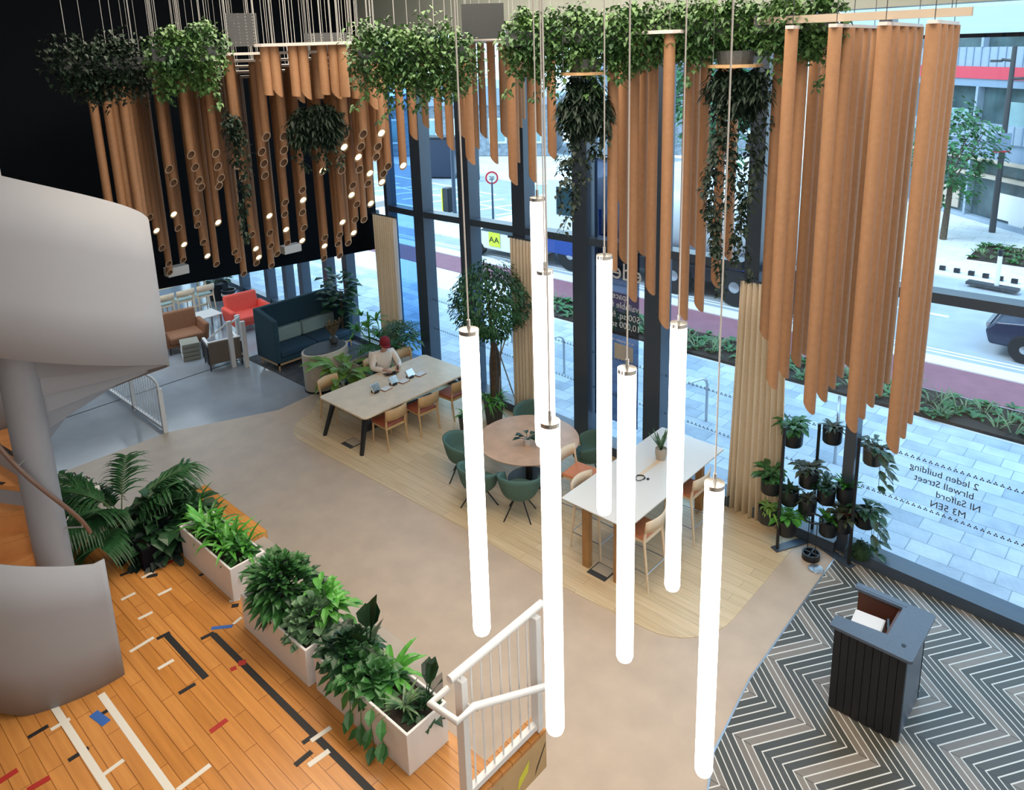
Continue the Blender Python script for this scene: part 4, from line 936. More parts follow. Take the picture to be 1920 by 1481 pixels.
for x0, y0, x1, y1, dep, lab in ((425, 26, 482, 86, 9.6, 'dark perforated screen panel right of the second ivy clump'), (574, 62, 660, 100, 11.0, 'dark perforated screen panel above the short tubes'), (866, 8, 945, 72, 8.6, 'grey perforated screen panel between the ivy troughs over the ficus tubes')):
    c = atd((x0+x1)/2, (y0+y1)/2, dep); k = dep/FPX; w_, h_ = (x1-x0)*k/2, (y1-y0)*k/2; ps = az((x0+x1)/2, 100); rt = V((sin(ps), -cos(ps), 0)); fw = V((cos(ps), sin(ps), 0))*.012
    t = thing('screen_panel', lab, 'screen panel', c, group='perforated panels above the tubes'); q = [c-rt*w_-fw, c+rt*w_-fw, c+rt*w_+fw, c-rt*w_+fw]
    MW(t).prism([(p.x, p.y) for p in q], c.z-h_, c.z+h_).build('panel', 'perforated', t)
    for sg in (-.8, .8): p = c+rt*w_*sg; MW(t).tube([(p.x, p.y, c.z+h_-.01), (p.x, p.y, 9.0)], .004, 5, False).build('suspension_wire', 'wire', t)
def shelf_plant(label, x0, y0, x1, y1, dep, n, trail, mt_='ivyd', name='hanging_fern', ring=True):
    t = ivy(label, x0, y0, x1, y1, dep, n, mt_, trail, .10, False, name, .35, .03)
    if not ring: return t
    c = atd((x0+x1)/2, y0+4, dep); k = dep/FPX; w = (x1-x0)*k*.5
    MW(t).tube([(c.x, c.y, c.z), (c.x, c.y, c.z+.03)], [w*.95, w*.95], 20).build('wooden_ring', 'ply', t)
    MW(t).tube([(c.x, c.y, c.z+.03), (c.x, c.y, c.z+.16)], [w*.6, w*.7], 16).build('pot', 'trough', t)
    for a in (0, 2.1, 4.2): MW(t).tube([(c.x+w*.9*cos(a), c.y+w*.9*sin(a), c.z+.02), (c.x+w*.9*cos(a), c.y+w*.9*sin(a), 9.0)], .003, 4, False).build('suspension_wire', 'wire', t)
    return t
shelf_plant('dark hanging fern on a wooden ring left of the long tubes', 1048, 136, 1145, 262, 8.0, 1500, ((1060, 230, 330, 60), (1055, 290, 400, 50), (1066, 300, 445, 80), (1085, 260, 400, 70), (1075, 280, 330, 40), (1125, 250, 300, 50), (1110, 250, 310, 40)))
shelf_plant('dark hanging vine basket with long strands between the long tubes and the curtain', 1325, 122, 1432, 215, 7.6, 1200,
    ((1338, 200, 440, 130), (1352, 200, 585, 230), (1362, 210, 500, 190), (1385, 200, 470, 170), (1400, 200, 520, 170), (1418, 190, 420, 130), (1425, 190, 300, 60), (1346, 190, 520, 160), (1408, 300, 545, 110)))
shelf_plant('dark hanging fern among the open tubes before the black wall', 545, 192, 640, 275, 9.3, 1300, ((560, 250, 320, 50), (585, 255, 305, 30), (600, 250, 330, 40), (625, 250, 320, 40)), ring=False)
t = ivy('thin dark vine trailing between the open tubes at the left', 425, 200, 455, 300, 9.0, 120, 'ivyd', ((430, 200, 420, 120), (445, 220, 470, 110)), .06, False)
# ------------------------------------------------------------------ pendant lamps
LAMPS = [((878, 617, 905, 1187), 'leftmost of the long glowing tube pendants, above the planters'), ((1006, 370, 1018, 836), 'highest glowing tube pendant, just left of the tall navy mullion'),
         ((1022, 506, 1030, 1000), 'glowing tube pendant partly hidden behind the one with the lowest cap in the middle'), ((1031, 788, 1041, 1372), 'glowing tube pendant hanging lowest over the stair railing'),
         ((1133, 478, 1133, 963), 'glowing tube pendant ending just over the near corner of the white table'), ((1175, 690, 1172, 1237), 'glowing tube pendant crossing the middle of the white table'),
         ((1273, 605, 1260, 1105), 'glowing tube pendant before the right half of the white table'), ((1341, 905, 1318, 1450), 'rightmost and lowest glowing tube pendant, beside the patterned floor')]
for (x0, y0, x1, y1), lab in LAMPS:
    d0, d1 = ray(x0, y0), ray(x1, y1); r0, r1 = hypot(d0.x, d0.y), hypot(d1.x, d1.y); L = 1.8
    r = L/(d0.z/r0-d1.z/r1); dm = ray((x0+x1)/2, (y0+y1)/2); rm_ = hypot(dm.x, dm.y)
    p = V((dm.x/rm_*r, dm.y/rm_*r, CAMH+d0.z/r0*r))
    t = thing('pendant_lamp', lab, 'pendant lamp', p, group='glowing tube pendants'); R_ = .0485
    MB().lathe([(R_*.55, -L), (R_*.85, -L+.012), (R_, -L+.035), (R_, -.022)], n=28).build('diffuser', 'lampglow', t, smooth=True)
    MB().lathe([(R_*1.03, -.022), (R_*1.03, 0), (R_*.2, .004)], n=28).build('cap', 'chrome', t, smooth=True)
    MB().tube([(0, 0, 0), (0, 0, .05)], .009, 8).build('cable_grip', 'chrome', t)
    MB().tube([(0, 0, .04), (0, 0, 9.0-p.z)], .0042, 6, False).build('cable', 'cable', t)
# ------------------------------------------------------------------ seating
def make_chair(name, label, seat_m, wood, sh=.45, back_z=(.60, .80), stool=False, loc=(0, 0, 0), rz=0, group=None):
    t = thing(name, label, 'bar stool' if stool else 'chair', loc, rz, group); sp_ = .04 if stool else .02
    for y in (-.2, .2):
        MB().tube([(.2+sp_, y*(1.1 if stool else 1.02), 0), (.19, y, sh-.02)], [.013, .019], 8).build('leg', wood, t, smooth=True)
        MB().tube([(-.25-sp_, y*1.12, 0), (-.21, y*1.08, sh), (-.25, y*1.08, back_z[1]-.06)], [.013, .020, .014], 8).build('leg', wood, t, smooth=True)
    MB().box((-.2, -.20, sh-.055), (.2, -.175, sh-.01)).box((-.2, .175, sh-.055), (.2, .20, sh-.01)).box((.175, -.2, sh-.055), (.2, .2, sh-.01)).box((-.21, -.2, sh-.055), (-.185, .2, sh-.01)).build('apron', wood, t)
    MB().box((-.20, -.215, sh-.01), (.235, .215, sh+.03)).build('seat', seat_m, t, bevel=.02, seg=3)
    rows = []
    for k in range(3):
        z = back_z[0]+(back_z[1]-back_z[0])*k/2; rows.append([(-.235-.02*k/2-.065*(1-(i/5-1)**2)+.0, .245*(i/5-1), z+.012*(1-(i/5-1)**2)*(k-1)) for i in range(11)])
    MB().sheet(rows).build('backrest', wood if not stool else wood, t, smooth=True, solid=.018)
    if stool:
        z = .27
        for a, b in (((.235, -.22), (.235, .22)), ((-.27, -.23), (.235, -.22)), ((-.27, .23), (.235, .22)), ((-.27, -.23), (-.27, .23))):
            MB().tube([(a[0]*.98, a[1]*.98, z), (b[0]*.98, b[1]*.98, z)], .008, 6).build('foot_rail', 'steel', t)
    return t
G = 'wooden chairs around the long table'
ch = make_chair('dining_chair', 'wooden chair with rust seat nearest the near black table leg', 'leather', 'ply', loc=(-10.43, 7.80, 0), rz=pi, group=G)
dup(ch, (-10.37, 8.54, 0), pi-.05, 'wooden chair with rust seat, second along the near side of the long table', G)
dup(ch, (-10.36, 9.33, 0), pi+.05, 'wooden chair with rust seat half hidden behind the leftmost glowing pendant', G)
dup(ch, (-12.0, 7.78, 0), .05, 'wooden chair on the far side of the long table nearest the white drum', G)
dup(ch, (-12.08, 8.92, 0), -.15, 'wooden chair the person in the maroon cap sits on', G)
dup(ch, (-11.95, 9.62, 0), 0, 'wooden chair on the far side of the long table next to the window', G)
G = 'wooden bar stools at the white table'
bs = make_chair('bar_stool', 'wooden bar stool with rust seat, nearest on the near side of the white table', 'leather2', 'plyp', .74, (.88, 1.04), True, (-4.93, 7.68, 0), pi, G)
dup(bs, (-4.95, 8.92, 0), pi, 'wooden bar stool with rust seat close to the curtain', G)
dup(bs, (-6.36, 8.25, 0), .08, 'wooden bar stool with orange seat pulled out beside the round table', G)
dup(bs, (-5.72, 7.78, 0), .0, 'wooden bar stool pushed under the near corner of the white table', G)
def tub(name, label, loc, rz, group):
    t = thing(name, label, 'tub chair', loc, rz, group); rows = []
    for j in range(6):
        f = j/5; rows.append([((.21+.10*f**.6)*cos(RAD(a)), (.23+.10*f**.6)*sin(RAD(a)), .40+(.36-.14*(abs(a-180)/125)**2)*f) for a in range(55, 306, 10)])
    MB().sheet(rows).build('shell', 'greenfab', t, smooth=True, solid=.035)
    MB().lathe([(.05, .37), (.24, .38), (.27, .42), (.25, .47), (.05, .475)], (.02, 0, 0), 24).build('seat', 'greenfab', t, smooth=True)
    for k in range(4):
        a = pi/4+k*pi/2; MB().tube([(.06*cos(a), .06*sin(a), .37), (.30*cos(a), .30*sin(a), 0)], .011, 6).build('leg', 'blackmetal', t)
    return t
G = 'green tub chairs around the round table'
tc_ = tub('tub_chair', 'green tub chair with black splayed legs, nearest at the front of the round table', (-7.08, 7.66, 0), 2.1, G)
for l, a, lab in (((-7.72, 7.42, 0), 1.6, 'green tub chair tucked under the round table next to the front one'), ((-8.52, 7.85, 0), .65, 'green tub chair mostly hidden at the far left of the round table'),
                  ((-8.32, 9.40, 0), -.9, 'green tub chair showing only its back behind the round table by the curtain'), ((-6.90, 9.22, 0), 3.8, 'green tub chair between the round table and the navy mullion')):
    dup(tc_, l, a, lab, G)
# ------------------------------------------------------------------ tables
def rrect(x0, x1, y0, y1, r, n=5):
    out = []
    for cx, cy, a0 in ((x1-r, y1-r, 0), (x0+r, y1-r, 90), (x0+r, y0+r, 180), (x1-r, y0+r, 270)):
        for k in range(n+1): a = RAD(a0+90*k/n); out.append((cx+r*cos(a), cy+r*sin(a)))
    return out
t = thing('long_table', 'long oak topped table with black splayed legs', 'table', (-11.05, 8.54, 0))
MW(t).prism(rrect(-11.76, -10.34, 7.22, 9.86, .09), .705, .735).build('tabletop', 'plyp', t, bevel=.004)
for x, y in ((-11.5, 7.40), (-10.55, 7.40), (-11.5, 9.68), (-10.55, 9.68)):
    sx = -1 if x < -11 else 1; sy = -1 if y < 8.5 else 1; m = MW(t)
    a = [(x-.05, y-.03), (x+.05, y-.03), (x+.05, y+.03), (x-.05, y+.03)]; b = [(x-.03+sx*.1, y-.025+sy*.22), (x+.03+sx*.1, y-.025+sy*.22), (x+.03+sx*.1, y+.025+sy*.22), (x-.03+sx*.1, y+.025+sy*.22)]
    m.add([(*p, 0) for p in b]+[(*p, .705) for p in a], [(3, 2, 1, 0), (4, 5, 6, 7), (0, 1, 5, 4), (1, 2, 6, 5), (2, 3, 7, 6), (3, 0, 4, 7)]); m.build('leg', 'blackmetal', t)
MW(t).box((-11.1, 7.45, .60), (-11.0, 9.63, .70)).build('rail', 'blackmetal', t)
MW(t).box((-11.08, 7.7, .08), (-10.96, 9.4, .22)).build('cable_tray', 'blackmetal', t)
for i, y in enumerate((8.08, 8.52, 8.94)):
    x = -11.07; w = ('nearest the wide end of the table', 'in the middle of the table', 'closest to the window')[i]
    t = thing('phone_dock', 'grey tilted tablet dock with black foot, '+w, 'dock', (x, y, .735), .1, 'docks on the long table')
    MB().cbox((0, -.06, .022), (.12, .10, .044)).build('foot', 'blackmetal', t); m = MB(); m.T = Matrix.Translation((-.02, -.03, .08)) @ Matrix.Rotation(.9, 4, 'Y'); m.cbox((0, 0, 0), (.16, .20, .03)); m.build('body', 'chrome', t, bevel=.01)
    t = thing('notepad', 'white notepad with dark edge, '+w, 'notepad', (x+.06, y+.16, .735), .1, 'notepads on the long table')
    MB().cbox((0, 0, .008), (.15, .20, .016)).build('cover', 'brownfab', t); MB().cbox((0, 0, .019), (.14, .19, .008)).build('paper', 'paper', t)
t = thing('bar_table', 'tall white topped table with wooden legs and tray slot', 'table', (-5.32, 8.46, 0))
MW(t).prism(rrect(-5.86, -4.78, 7.17, 9.75, .03), 1.035, 1.05).build('tabletop', 'laminate', t); MW(t).prism(rrect(-5.84, -4.80, 7.19, 9.73, .03), 1.015, 1.035).build('edge_band', 'darkgrey', t)
for x, y in ((-5.58, 7.38), (-5.06, 7.38), (-5.58, 9.54), (-5.06, 9.54)): MW(t).box((x-.055, y-.045, 0), (x+.055, y+.045, 1.015)).build('leg', 'woodleg', t, bevel=.006)
MW(t).box((-5.5, 7.4, .94), (-5.14, 9.5, 1.01)).build('rail', 'darkgrey', t); MW(t).box((-5.38, 8.30, 1.049), (-5.32, 8.85, 1.053)).build('power_strip', 'plyp', t)
t = thing('round_table', 'large round pale pinkish wood table', 'table', (-7.65, 8.53, 0))
MB().lathe([(.80, .71), (.84, .725), (.84, .74)], n=56).build('tabletop', 'pinkwood', t, smooth=True); MB().lathe([(.06, .03), (.05, .68), (.3, .71)], n=20).build('pedestal', 'blackmetal', t, smooth=True); MB().lathe([(.36, 0), (.36, .02), (.07, .035)], n=32).build('base', 'blackmetal', t, smooth=True)
def potted(name, label, loc, pr, ph, pot_m, fol, cat='potted plant', group=None, rim=True):
    t = thing(name, label, cat, loc, group=group)
    MB().lathe([(pr*.8, 0), (pr, ph*.5), (pr, ph), (pr*.88, ph), (pr*.86, ph-.02)], n=24).build('pot', pot_m, t, smooth=True)
    m = MB(); fol(m, V((0, 0, ph-.02))); return t, m
random.seed(3)
t, m = potted('potted_ficus', 'small broad-leaved plant in a white pot on the round table', (-7.53, 8.37, .74), .065, .11, 'offwhite', lambda m, p: rosette(m, p, 11, .24, .085, (.4, 1.4), .3, 'leaf')); m.build('foliage', 'leafd', t)
t, m = potted('potted_agave', 'upright snake plant in a woven beige pot on the white table', (-5.36, 8.90, 1.05), .085, .17, 'terra', lambda m, p: rosette(m, p, 16, .36, .06, (1.4, 3.4), .08)); m.build('foliage', 'leafp', t)
t = thing('headphones', 'coiled dark earphone cable lying on the white table', 'earphones', (-5.30, 8.25, 1.05)); MB().tube([(.06*cos(a*.7)*(1+.2*sin(a*2)), .08*sin(a*.7), .006+.001*a) for a in range(14)], .006, 6).build('cable', 'darkgrey', t); MB().cbox((.1, .05, .01), (.03, .03, .02)).build('plug', 'blackmetal', t)
for c, lab, h in (((-5.35, 7.40), 'dark edged floor socket lid beside the white table leg', 0), ((-10.95, 7.33), 'floor socket lid in the oak beside the near black table leg', 0)):
    t = thing('floor_socket', lab, 'floor socket', (*c, .006)); MB().box((-.15, -.14, 0), (.15, .14, .008)).build('frame', 'darkgrey', t); MB().box((-.13, -.055, .008), (.13, .125, .012)).build('lid', 'plyp' if 0 else mat('lidgrey', (.50, .42, .31), .5), t)
# ------------------------------------------------------------------ reception desk
t = thing('reception_desk', 'dark slatted reception desk with open well on the patterned floor', 'desk', (-1.86, 7.58, 0))
m = MW(t)
for k in range(9):
    x0 = -2.21+k*.0785; m.box((x0, 7.20, .02), (x0+.072, 7.235, 1.02))
m.box((-2.20, 7.225, .0), (-1.51, 7.25, 1.02)); m.build('front_panel', 'deskdark', t)
MW(t).box((-1.56, 7.25, 0), (-1.52, 7.96, 1.02)).build('side_panel', 'desktop', t); MW(t).box((-2.21, 7.92, 0), (-1.52, 7.96, 1.02)).build('back_panel', 'deskwood', t)
MW(t).box((-2.19, 7.25, .66), (-1.56, 7.92, .69)).build('shelf', 'deskwood', t); MW(t).box((-1.78, 7.25, .69), (-1.56, 7.92, 1.02)).build('inner_panel', 'deskwood', t)
MW(t).prism([(-2.25, 7.155), (-1.47, 7.155), (-1.45, 7.18), (-1.45, 7.99), (-1.47, 8.01), (-2.25, 8.01), (-2.25, 7.90), (-1.75, 7.90), (-1.75, 7.40), (-2.25, 7.34)], 1.02, 1.055).build('worktop', 'desktop', t, bevel=.004)
MW(t).box((-2.24, 7.93, 1.055), (-1.72, 8.0, 1.058)).build('back_edge', 'desktop', t); MW(t).tube([(-1.58, 7.34, 1.056), (-1.58, 7.34, 1.060)], .022, 12).build('cable_grommet', 'blackmetal', t)
t = thing('document_tray', 'open white papers lying in the well of the reception desk', 'papers', (-2.0, 7.58, .69), .1); MB().box((-.14, -.1, .24), (.14, .14, .25)).build('sheet', 'paper', t); MB().box((-.15, -.11, 0), (.15, .15, .24)).build('stack', 'paper', t)
t = thing('desk_screen', 'thin dark screen standing in the reception desk well', 'screen', (-1.80, 7.6, .69), .3); MB().box((-.01, -.12, .02), (.01, .12, .30)).build('panel', 'screen', t); MB().box((-.06, -.08, 0), (.06, .08, .02)).build('stand', 'screen', t)
tag(MB().lathe([(.10, 0), (.095, .008), (.02, .009)], (-3.17, 9.33, .006), 28).build('floor_vent', 'steel'), 'round metal floor outlet beside the plant rack base', 'floor outlet')
# ------------------------------------------------------------------ plant rack by the window
PA, PB, PC = onz(1457, 1030), onz(1521, 1010), onz(1591, 1060)
t = thing('plant_rack', 'black folding three-pole plant rack by the window', 'plant rack', (PB.x, PB.y, 0))
def zat(x, y, P): d = ray(x, y); return CAMH+hypot(P.x, P.y)/hypot(d.x, d.y)*d.z
for P, px, py in ((PA, 1467, 800), (PB, 1541, 795), (PC, 1609, 820)): MW(t).tube([(P.x, P.y, .0), (P.x, P.y, zat(px, py, P))], .022, 10).build('pole', 'blackmetal', t)
for a, b in ((PA, PB), (PB, PC)):
    d = (b-a).normalized(); n = V((-d.y, d.x, 0))*.065; a2, b2 = a-d*.06, b+d*.06
    MW(t).prism([((a2-n).x, (a2-n).y), ((b2-n).x, (b2-n).y), ((b2+n).x, (b2+n).y), ((a2+n).x, (a2+n).y)], .0, .02).build('base_plate', 'mullb', t)
dA, dC = (PA-EYE).dot(BF), (PC-EYE).dot(BF)
POTS = [(1487, 815, 19, 'leafm', 'leaf', 'bushy green plant, top of the rack beside the curtain'), (1561, 811, 18, 'leafr', 'blade', 'dark spiky plant, top of the middle pole'), (1637, 851, 18, 'leafd', 'trail', 'trailing dark plant, top of the pole nearest the glass'),
        (1446, 904, 19, 'leafm', 'leaf', 'green plant, upper left against the curtain'), (1516, 893, 18, 'leafr', 'leaf', 'red-veined dark plant, upper middle of the rack'), (1480, 927, 17, 'moss', 'blade', 'low mossy plant right of the curtain edge'), (1587, 921, 18, 'leafb', 'rosette', 'vivid green rosette plant, on the right of the rack middle'),
        (1440, 961, 18, 'leafy', 'blade', 'lime green plant, lowest left of the rack'), (1475, 983, 18, 'leafb', 'leaf', 'yellow-green bushy plant, bottom of the curtain-side pole'), (1514, 944, 17, 'leafr', 'blade', 'small brown tufted plant in the centre of the rack'), (1549, 925, 17, 'leafd', 'leaf', 'blue-green leafy plant left of the vivid rosette'),
        (1553, 985, 17, 'leafb', 'rosette', 'upright bright fern-like plant, low in the rack middle'), (1581, 976, 18, 'leafr', 'leaf', 'red-brown leafy plant beside the glass-side pole'), (1622, 967, 19, 'leafd', 'trail', 'trailing green plant, lower right against the glass')]
for px, py, w, fm, kd, lab in POTS:
    f = max(-.15, min(1.15, (px-1462)/(1600-1462))); dep = dA+(dC-dA)*f; c = atd(px, py, dep); r = w/FPX*dep*1.0
    t = thing('rack_pot_plant', lab+' in a black pot', 'potted plant', c, group='black pots of the plant rack')
    MB().lathe([(r*.86, -r*1.05), (r*.95, -r*.9), (r*1.0, r*.65), (r*.92, r*.65), (r*.9, r*.5)], n=24).build('pot', 'blackmetal', t, smooth=True)
    MB().box((-.02, -.02, -r*.3), (.02, .02, r*.3)).build('hook', 'blackmetal', t)
    m = MB(); p = V((0, 0, r*.5))
    if kd == 'leaf': rosette(m, p, 30, r*2.1, r*.62, (.4, 1.6), .45, 'leaf'); bush(m, p, (r*1.0, r*1.0, r*.7), 50, r*.6, r*.42)
    elif kd == 'blade': rosette(m, p, 30, r*2.0, r*.4, (.3, 1.4), .6)
    elif kd == 'rosette': rosette(m, p, 34, r*2.1, r*.5, (.5, 2.2), .35)
    else:
        rosette(m, p, 30, r*2.0, r*.6, (.2, 1.3), .5, 'leaf')
        for k in range(5):
            a = -pi/4+k*.5; q = p+V((cos(a)*r*1.2, sin(a)*r*1.2, 0)); pts = [p, q, q+V((cos(a)*.04, sin(a)*.04, -r*1.5)), q+V((cos(a)*.05, sin(a)*.05, -r*rnd(2.2, 4)))]; m.tube(pts, .004, 4)
            for j in range(1, 4): m.leaf(pts[j], (cos(a), sin(a), rnd(-.8, .2)), r*1.1, r*.8, .4); m.leaf(pts[j].lerp(pts[j-1], .5), (cos(a+1), sin(a+1), rnd(-.8, .2)), r*1.1, r*.8, .4)
    m.build('foliage', fm, t)
    if fm == 'leafr' and kd == 'leaf':
        m = MB(); rosette(m, p, 7, r*1.5, r*.3, (.8, 1.6), .4); m.build('red_leaf', 'redtape', t)
c = atd(1614, 1034, dC); t = thing('moss_ball', 'round mossy plant ball hanging low at the glass end of the rack', 'potted plant', c); m = MB()
MB().lathe([(.02, -.12), (.10, -.09), (.13, 0), (.10, .08), (.04, .1)], n=20).build('pot', 'moss', t, smooth=True); bush(m, (0, 0, 0), (.14, .14, .14), 160, .07, .02, .6); m.build('foliage', 'moss', t)
c = onz(1520, 1046); t = thing('umbrella_stand', 'black wire umbrella stand with round slotted base before the plant rack', 'umbrella stand', (c.x, c.y, 0))
MB().lathe([(.12, 0), (.12, .09), (.10, .09), (.09, .03)], n=28).build('base_tray', 'blackmetal', t, smooth=True); MB().box((-.1, -.01, .05), (.1, .01, .09)).box((-.01, -.1, .05), (.01, .1, .09)).build('divider', 'blackmetal', t)
for s_ in (-1, 1): MB().tube([(.085*s_, -.085*s_, .05), (.085*s_, -.085*s_, .62)], .006, 6).build('upright', 'blackmetal', t)
MB().tube([(.12*cos(k*pi/12), .12*sin(k*pi/12), .62) for k in range(25)], .012, 6, False).build('top_ring', 'blackmetal', t)
# ------------------------------------------------------------------ ficus, coat stand, curtains
t = thing('ficus_tree', 'round-headed ficus tree in a dark square pot between the tables and the glass', 'tree', (-9.50, 9.62, 0))
pc = V((-9.50, 9.62, 0)); dpt = (pc-EYE).dot(BF); cc = atd(908, 545, dpt); cc = V((pc.x, pc.y, cc.z))
MB().lathe([(.20, 0), (.27, .50), (.24, .50), (.235, .46)], n=4).build('pot', 'darkgrey', t); 
MB().tube([(0, 0, .45), (.03, .02, 1.2), (-.02, 0, cc.z-.2)], [.05, .04, .03], 8).build('trunk', 'bark', t, smooth=True)
m = MB(); fr = .72
for k in range(3900):
    a, b = rnd(0, 2*pi), math.asin(rnd(-1, 1)); q = fr*rnd(.35, 1)**.4*(1+.10*sin(4*a+3*b))
    p = V((q*cos(a)*cos(b), q*sin(a)*cos(b), cc.z+q*1.05*sin(b))); m.leaf(p, (cos(a)+rnd(-.8, .8), sin(a)+rnd(-.8, .8), rnd(-.9, .5)), rnd(.055, .095), .042, .5)
m.build('foliage', 'ficusleaf', t)
m = MB()
for k in range(9): a, b = rnd(0, 6.3), rnd(-.5, 1.2); m.tube([(0, 0, cc.z-.3), (.3*cos(a)*cos(b), .3*sin(a)*cos(b), cc.z+.2*sin(b)), (.62*cos(a)*cos(b), .62*sin(a)*cos(b), cc.z+.6*sin(b))], [.018, .01, .004], 5)
m.build('branch', 'bark', t)
t = plant('spider_plant', 'bright green strappy plant around the foot of the ficus trunk', 'plant', (-9.5, 9.62, .46)); m = MB()
for k in range(4): rosette(m, V((.16*cos(k*1.6), .16*sin(k*1.6), 0)), 18, .42, .04, (.3, 1.3), .7)
m.build('foliage', 'leafb', t)
t = plant('potted_fern', 'small leafy plant between the long table chairs and the round table', 'potted plant', (-9.55, 8.95, 0)); MB().lathe([(.13, 0), (.16, .36), (.14, .36), (.13, .33)], n=20).build('pot', 'darkgrey', t, smooth=True); m = MB(); rosette(m, V((0, 0, .34)), 26, .42, .05, (.5, 1.8), .6); m.build('foliage', 'leafb', t)
t = thing('coat_stand', 'steel tripod coat stand by the window behind the round table', 'coat stand', (-9.62, 9.98, 0))
top = 1.62
for k in range(3):
    a = 1.0+k*2*pi/3; MB().tube([(.34*cos(a), .34*sin(a), 0), (-.02*cos(a), -.02*sin(a), top-.35), (-.16*cos(a), -.16*sin(a), top)], .014, 8).build('leg', 'chrome', t, smooth=True)
    MB().tube([(-.10*cos(a), -.10*sin(a), top-.12), (-.20*cos(a), -.20*sin(a), top-.14), (-.22*cos(a), -.22*sin(a), top-.08)], .007, 6).build('hook', 'chrome', t)
t = thing('hanging_coat', 'dark grey coat hanging on the steel coat stand', 'coat', (-9.68, 9.88, 1.5)); rows = []
for j in range(8):
    f = j/7; w = .04+.075*min(1, f*2.5)**.6; rows.append([(w*cos(k*pi/6)*(1+.12*sin(k*2)), w*.75*sin(k*pi/6)*(1+.1*cos(k*3)), -1.12*f) for k in range(13)])
MB().sheet(rows).build('cloth', mat('coatgrey', (.16, .15, .15), .9, noise=.1), t, smooth=True, solid=.012)
def curtain(label, x0, x1, ztop, off, x0b=None, x1b=None):
    x0b = x0 if x0b is None else x0b; x1b = x1 if x1b is None else x1b
    t = thing('curtain', label, 'curtain', ((x0+x1)/2, WY((x0+x1)/2)+off, 0), group='beige floor length curtains'); n = int((x1-x0)/.011); rows = []
    for j in range(7):
        f = j/6; row = []
        for i in range(n+1):
            g = i/n; x = (x0b+(x1b-x0b)*g)*(1-f)+(x0+(x1-x0)*g)*f; row.append((x, WY(x)+off+.055*sin(g*(x1-x0)/.082*2*pi+.5*sin(g*9))+.02*(1-f)*sin(g*23), .015+(ztop-.015)*f))
        rows.append(row)
    MW(t).sheet(rows).build('drape', 'curtain', t, smooth=True, solid=.006)
    MW(t).box((x0-.03, WY(x0)+off-.03, ztop-.01), (x1+.03, WY(x1)+off+.03, ztop+.03)).build('track', 'mullb', t); return t
curtain('beige curtain at the corner where the glass meets the black wall', -13.95, -13.12, 3.42, -.12)
curtain('beige curtain in the middle behind the topmost pendant lamp', -9.45, -8.66, 3.58, -.16)
curtain('wide beige curtain between the white table and the plant rack', -4.70, -3.98, 3.70, -.20, -4.78, -3.86)
# ------------------------------------------------------------------ plants behind the long table
t = trough('planter_box', 'white rectangular planter behind the seated person', -12.95, -12.45, 8.75, 10.1, 0, .62, 'cream', .03)
t = plant('areca_palm', 'feathery palm rising behind the seated person', 'palm', (-12.8, 9.7, .6)); m = MW(t); st = MW(t)
for k in range(16):
    a = k*2.4; L = rnd(.7, 1.15); el = rnd(.8, 2.2); d = V((cos(a), sin(a), el)).normalized(); p0 = V((-12.8, 9.75, .58)); pts = []
    for i in range(9): s_ = L*i/8; pts.append(p0+d*s_+V((cos(a), sin(a), 0))*(.2*s_*s_)-V((0, 0, 1))*(.4*s_*s_))
    st.tube(pts, .008, 4)
    for i in range(3, 9):
        tan = (pts[i]-pts[i-1]).normalized(); sd = tan.cross(V((0, 0, 1))).normalized()
        for sg in (-1, 1): m.blade(pts[i], (sd*sg+tan*.8+V((0, 0, .3))), .30, .035, .5, 3); m.blade(pts[i].lerp(pts[i-1], .5), (sd*sg+tan*.8+V((0, 0, .3))), .30, .035, .5, 3)
m.build('foliage', 'leafm', t); st.build('stems', 'stemg', t)
t = plant('parlour_palm', 'bright fan-leaved palm below the beige corner curtain', 'palm', (-13.1, 9.5, .6)); m = MW(t)
for k in range(5): rosette(m, V((-13.1+rnd(-.2, .2), 9.45+rnd(-.2, .2), .95+.12*k)), 15, .5, .06, (.3, 1.8), .6)
m.tube([(-13.1, 9.45, .55), (-13.1, 9.45, 1.5)], .02, 6); m.build('foliage', 'leafb', t)
t = plant('grey_shrub', 'greyish fine-leaved shrub to the right of the seated person', 'plant', (-12.6, 9.95, .6)); m = MW(t); bush(m, (-12.6, 9.9, .8), (.42, .42, .45), 420, .15, .05, .6); m.build('foliage', 'leafp', t)
t = plant('monstera_plant', 'yellow-green large-leaved plant beside the white drum', 'plant', (-12.75, 8.45, 0)); m = MW(t)
MW(t).lathe([(.16, 0), (.22, .38), (.2, .38), (.19, .34)], (-12.75, 8.45, 0), 20).build('pot', 'offwhite', t, smooth=True)
rosette(m, V((-12.75, 8.45, .36)), 34, 1.05, .20, (.5, 1.9), .45, 'leaf'); rosette(m, V((-12.75, 8.45, .36)), 16, .6, .16, (.1, .9), .6, 'leaf'); m.build('foliage', 'leafy', t)
t = plant('rubber_plant', 'dark glossy plant low beside the far end of the long table', 'plant', (-12.35, 8.25, 0)); m = MW(t); MW(t).lathe([(.12, 0), (.15, .28), (.13, .28), (.12, .25)], (-12.35, 8.25, 0), 20).build('pot', 'offwhite', t, smooth=True)
rosette(m, V((-12.35, 8.25, .26)), 22, .42, .13, (.3, 1.6), .4, 'leaf'); m.build('foliage', 'leafd', t)
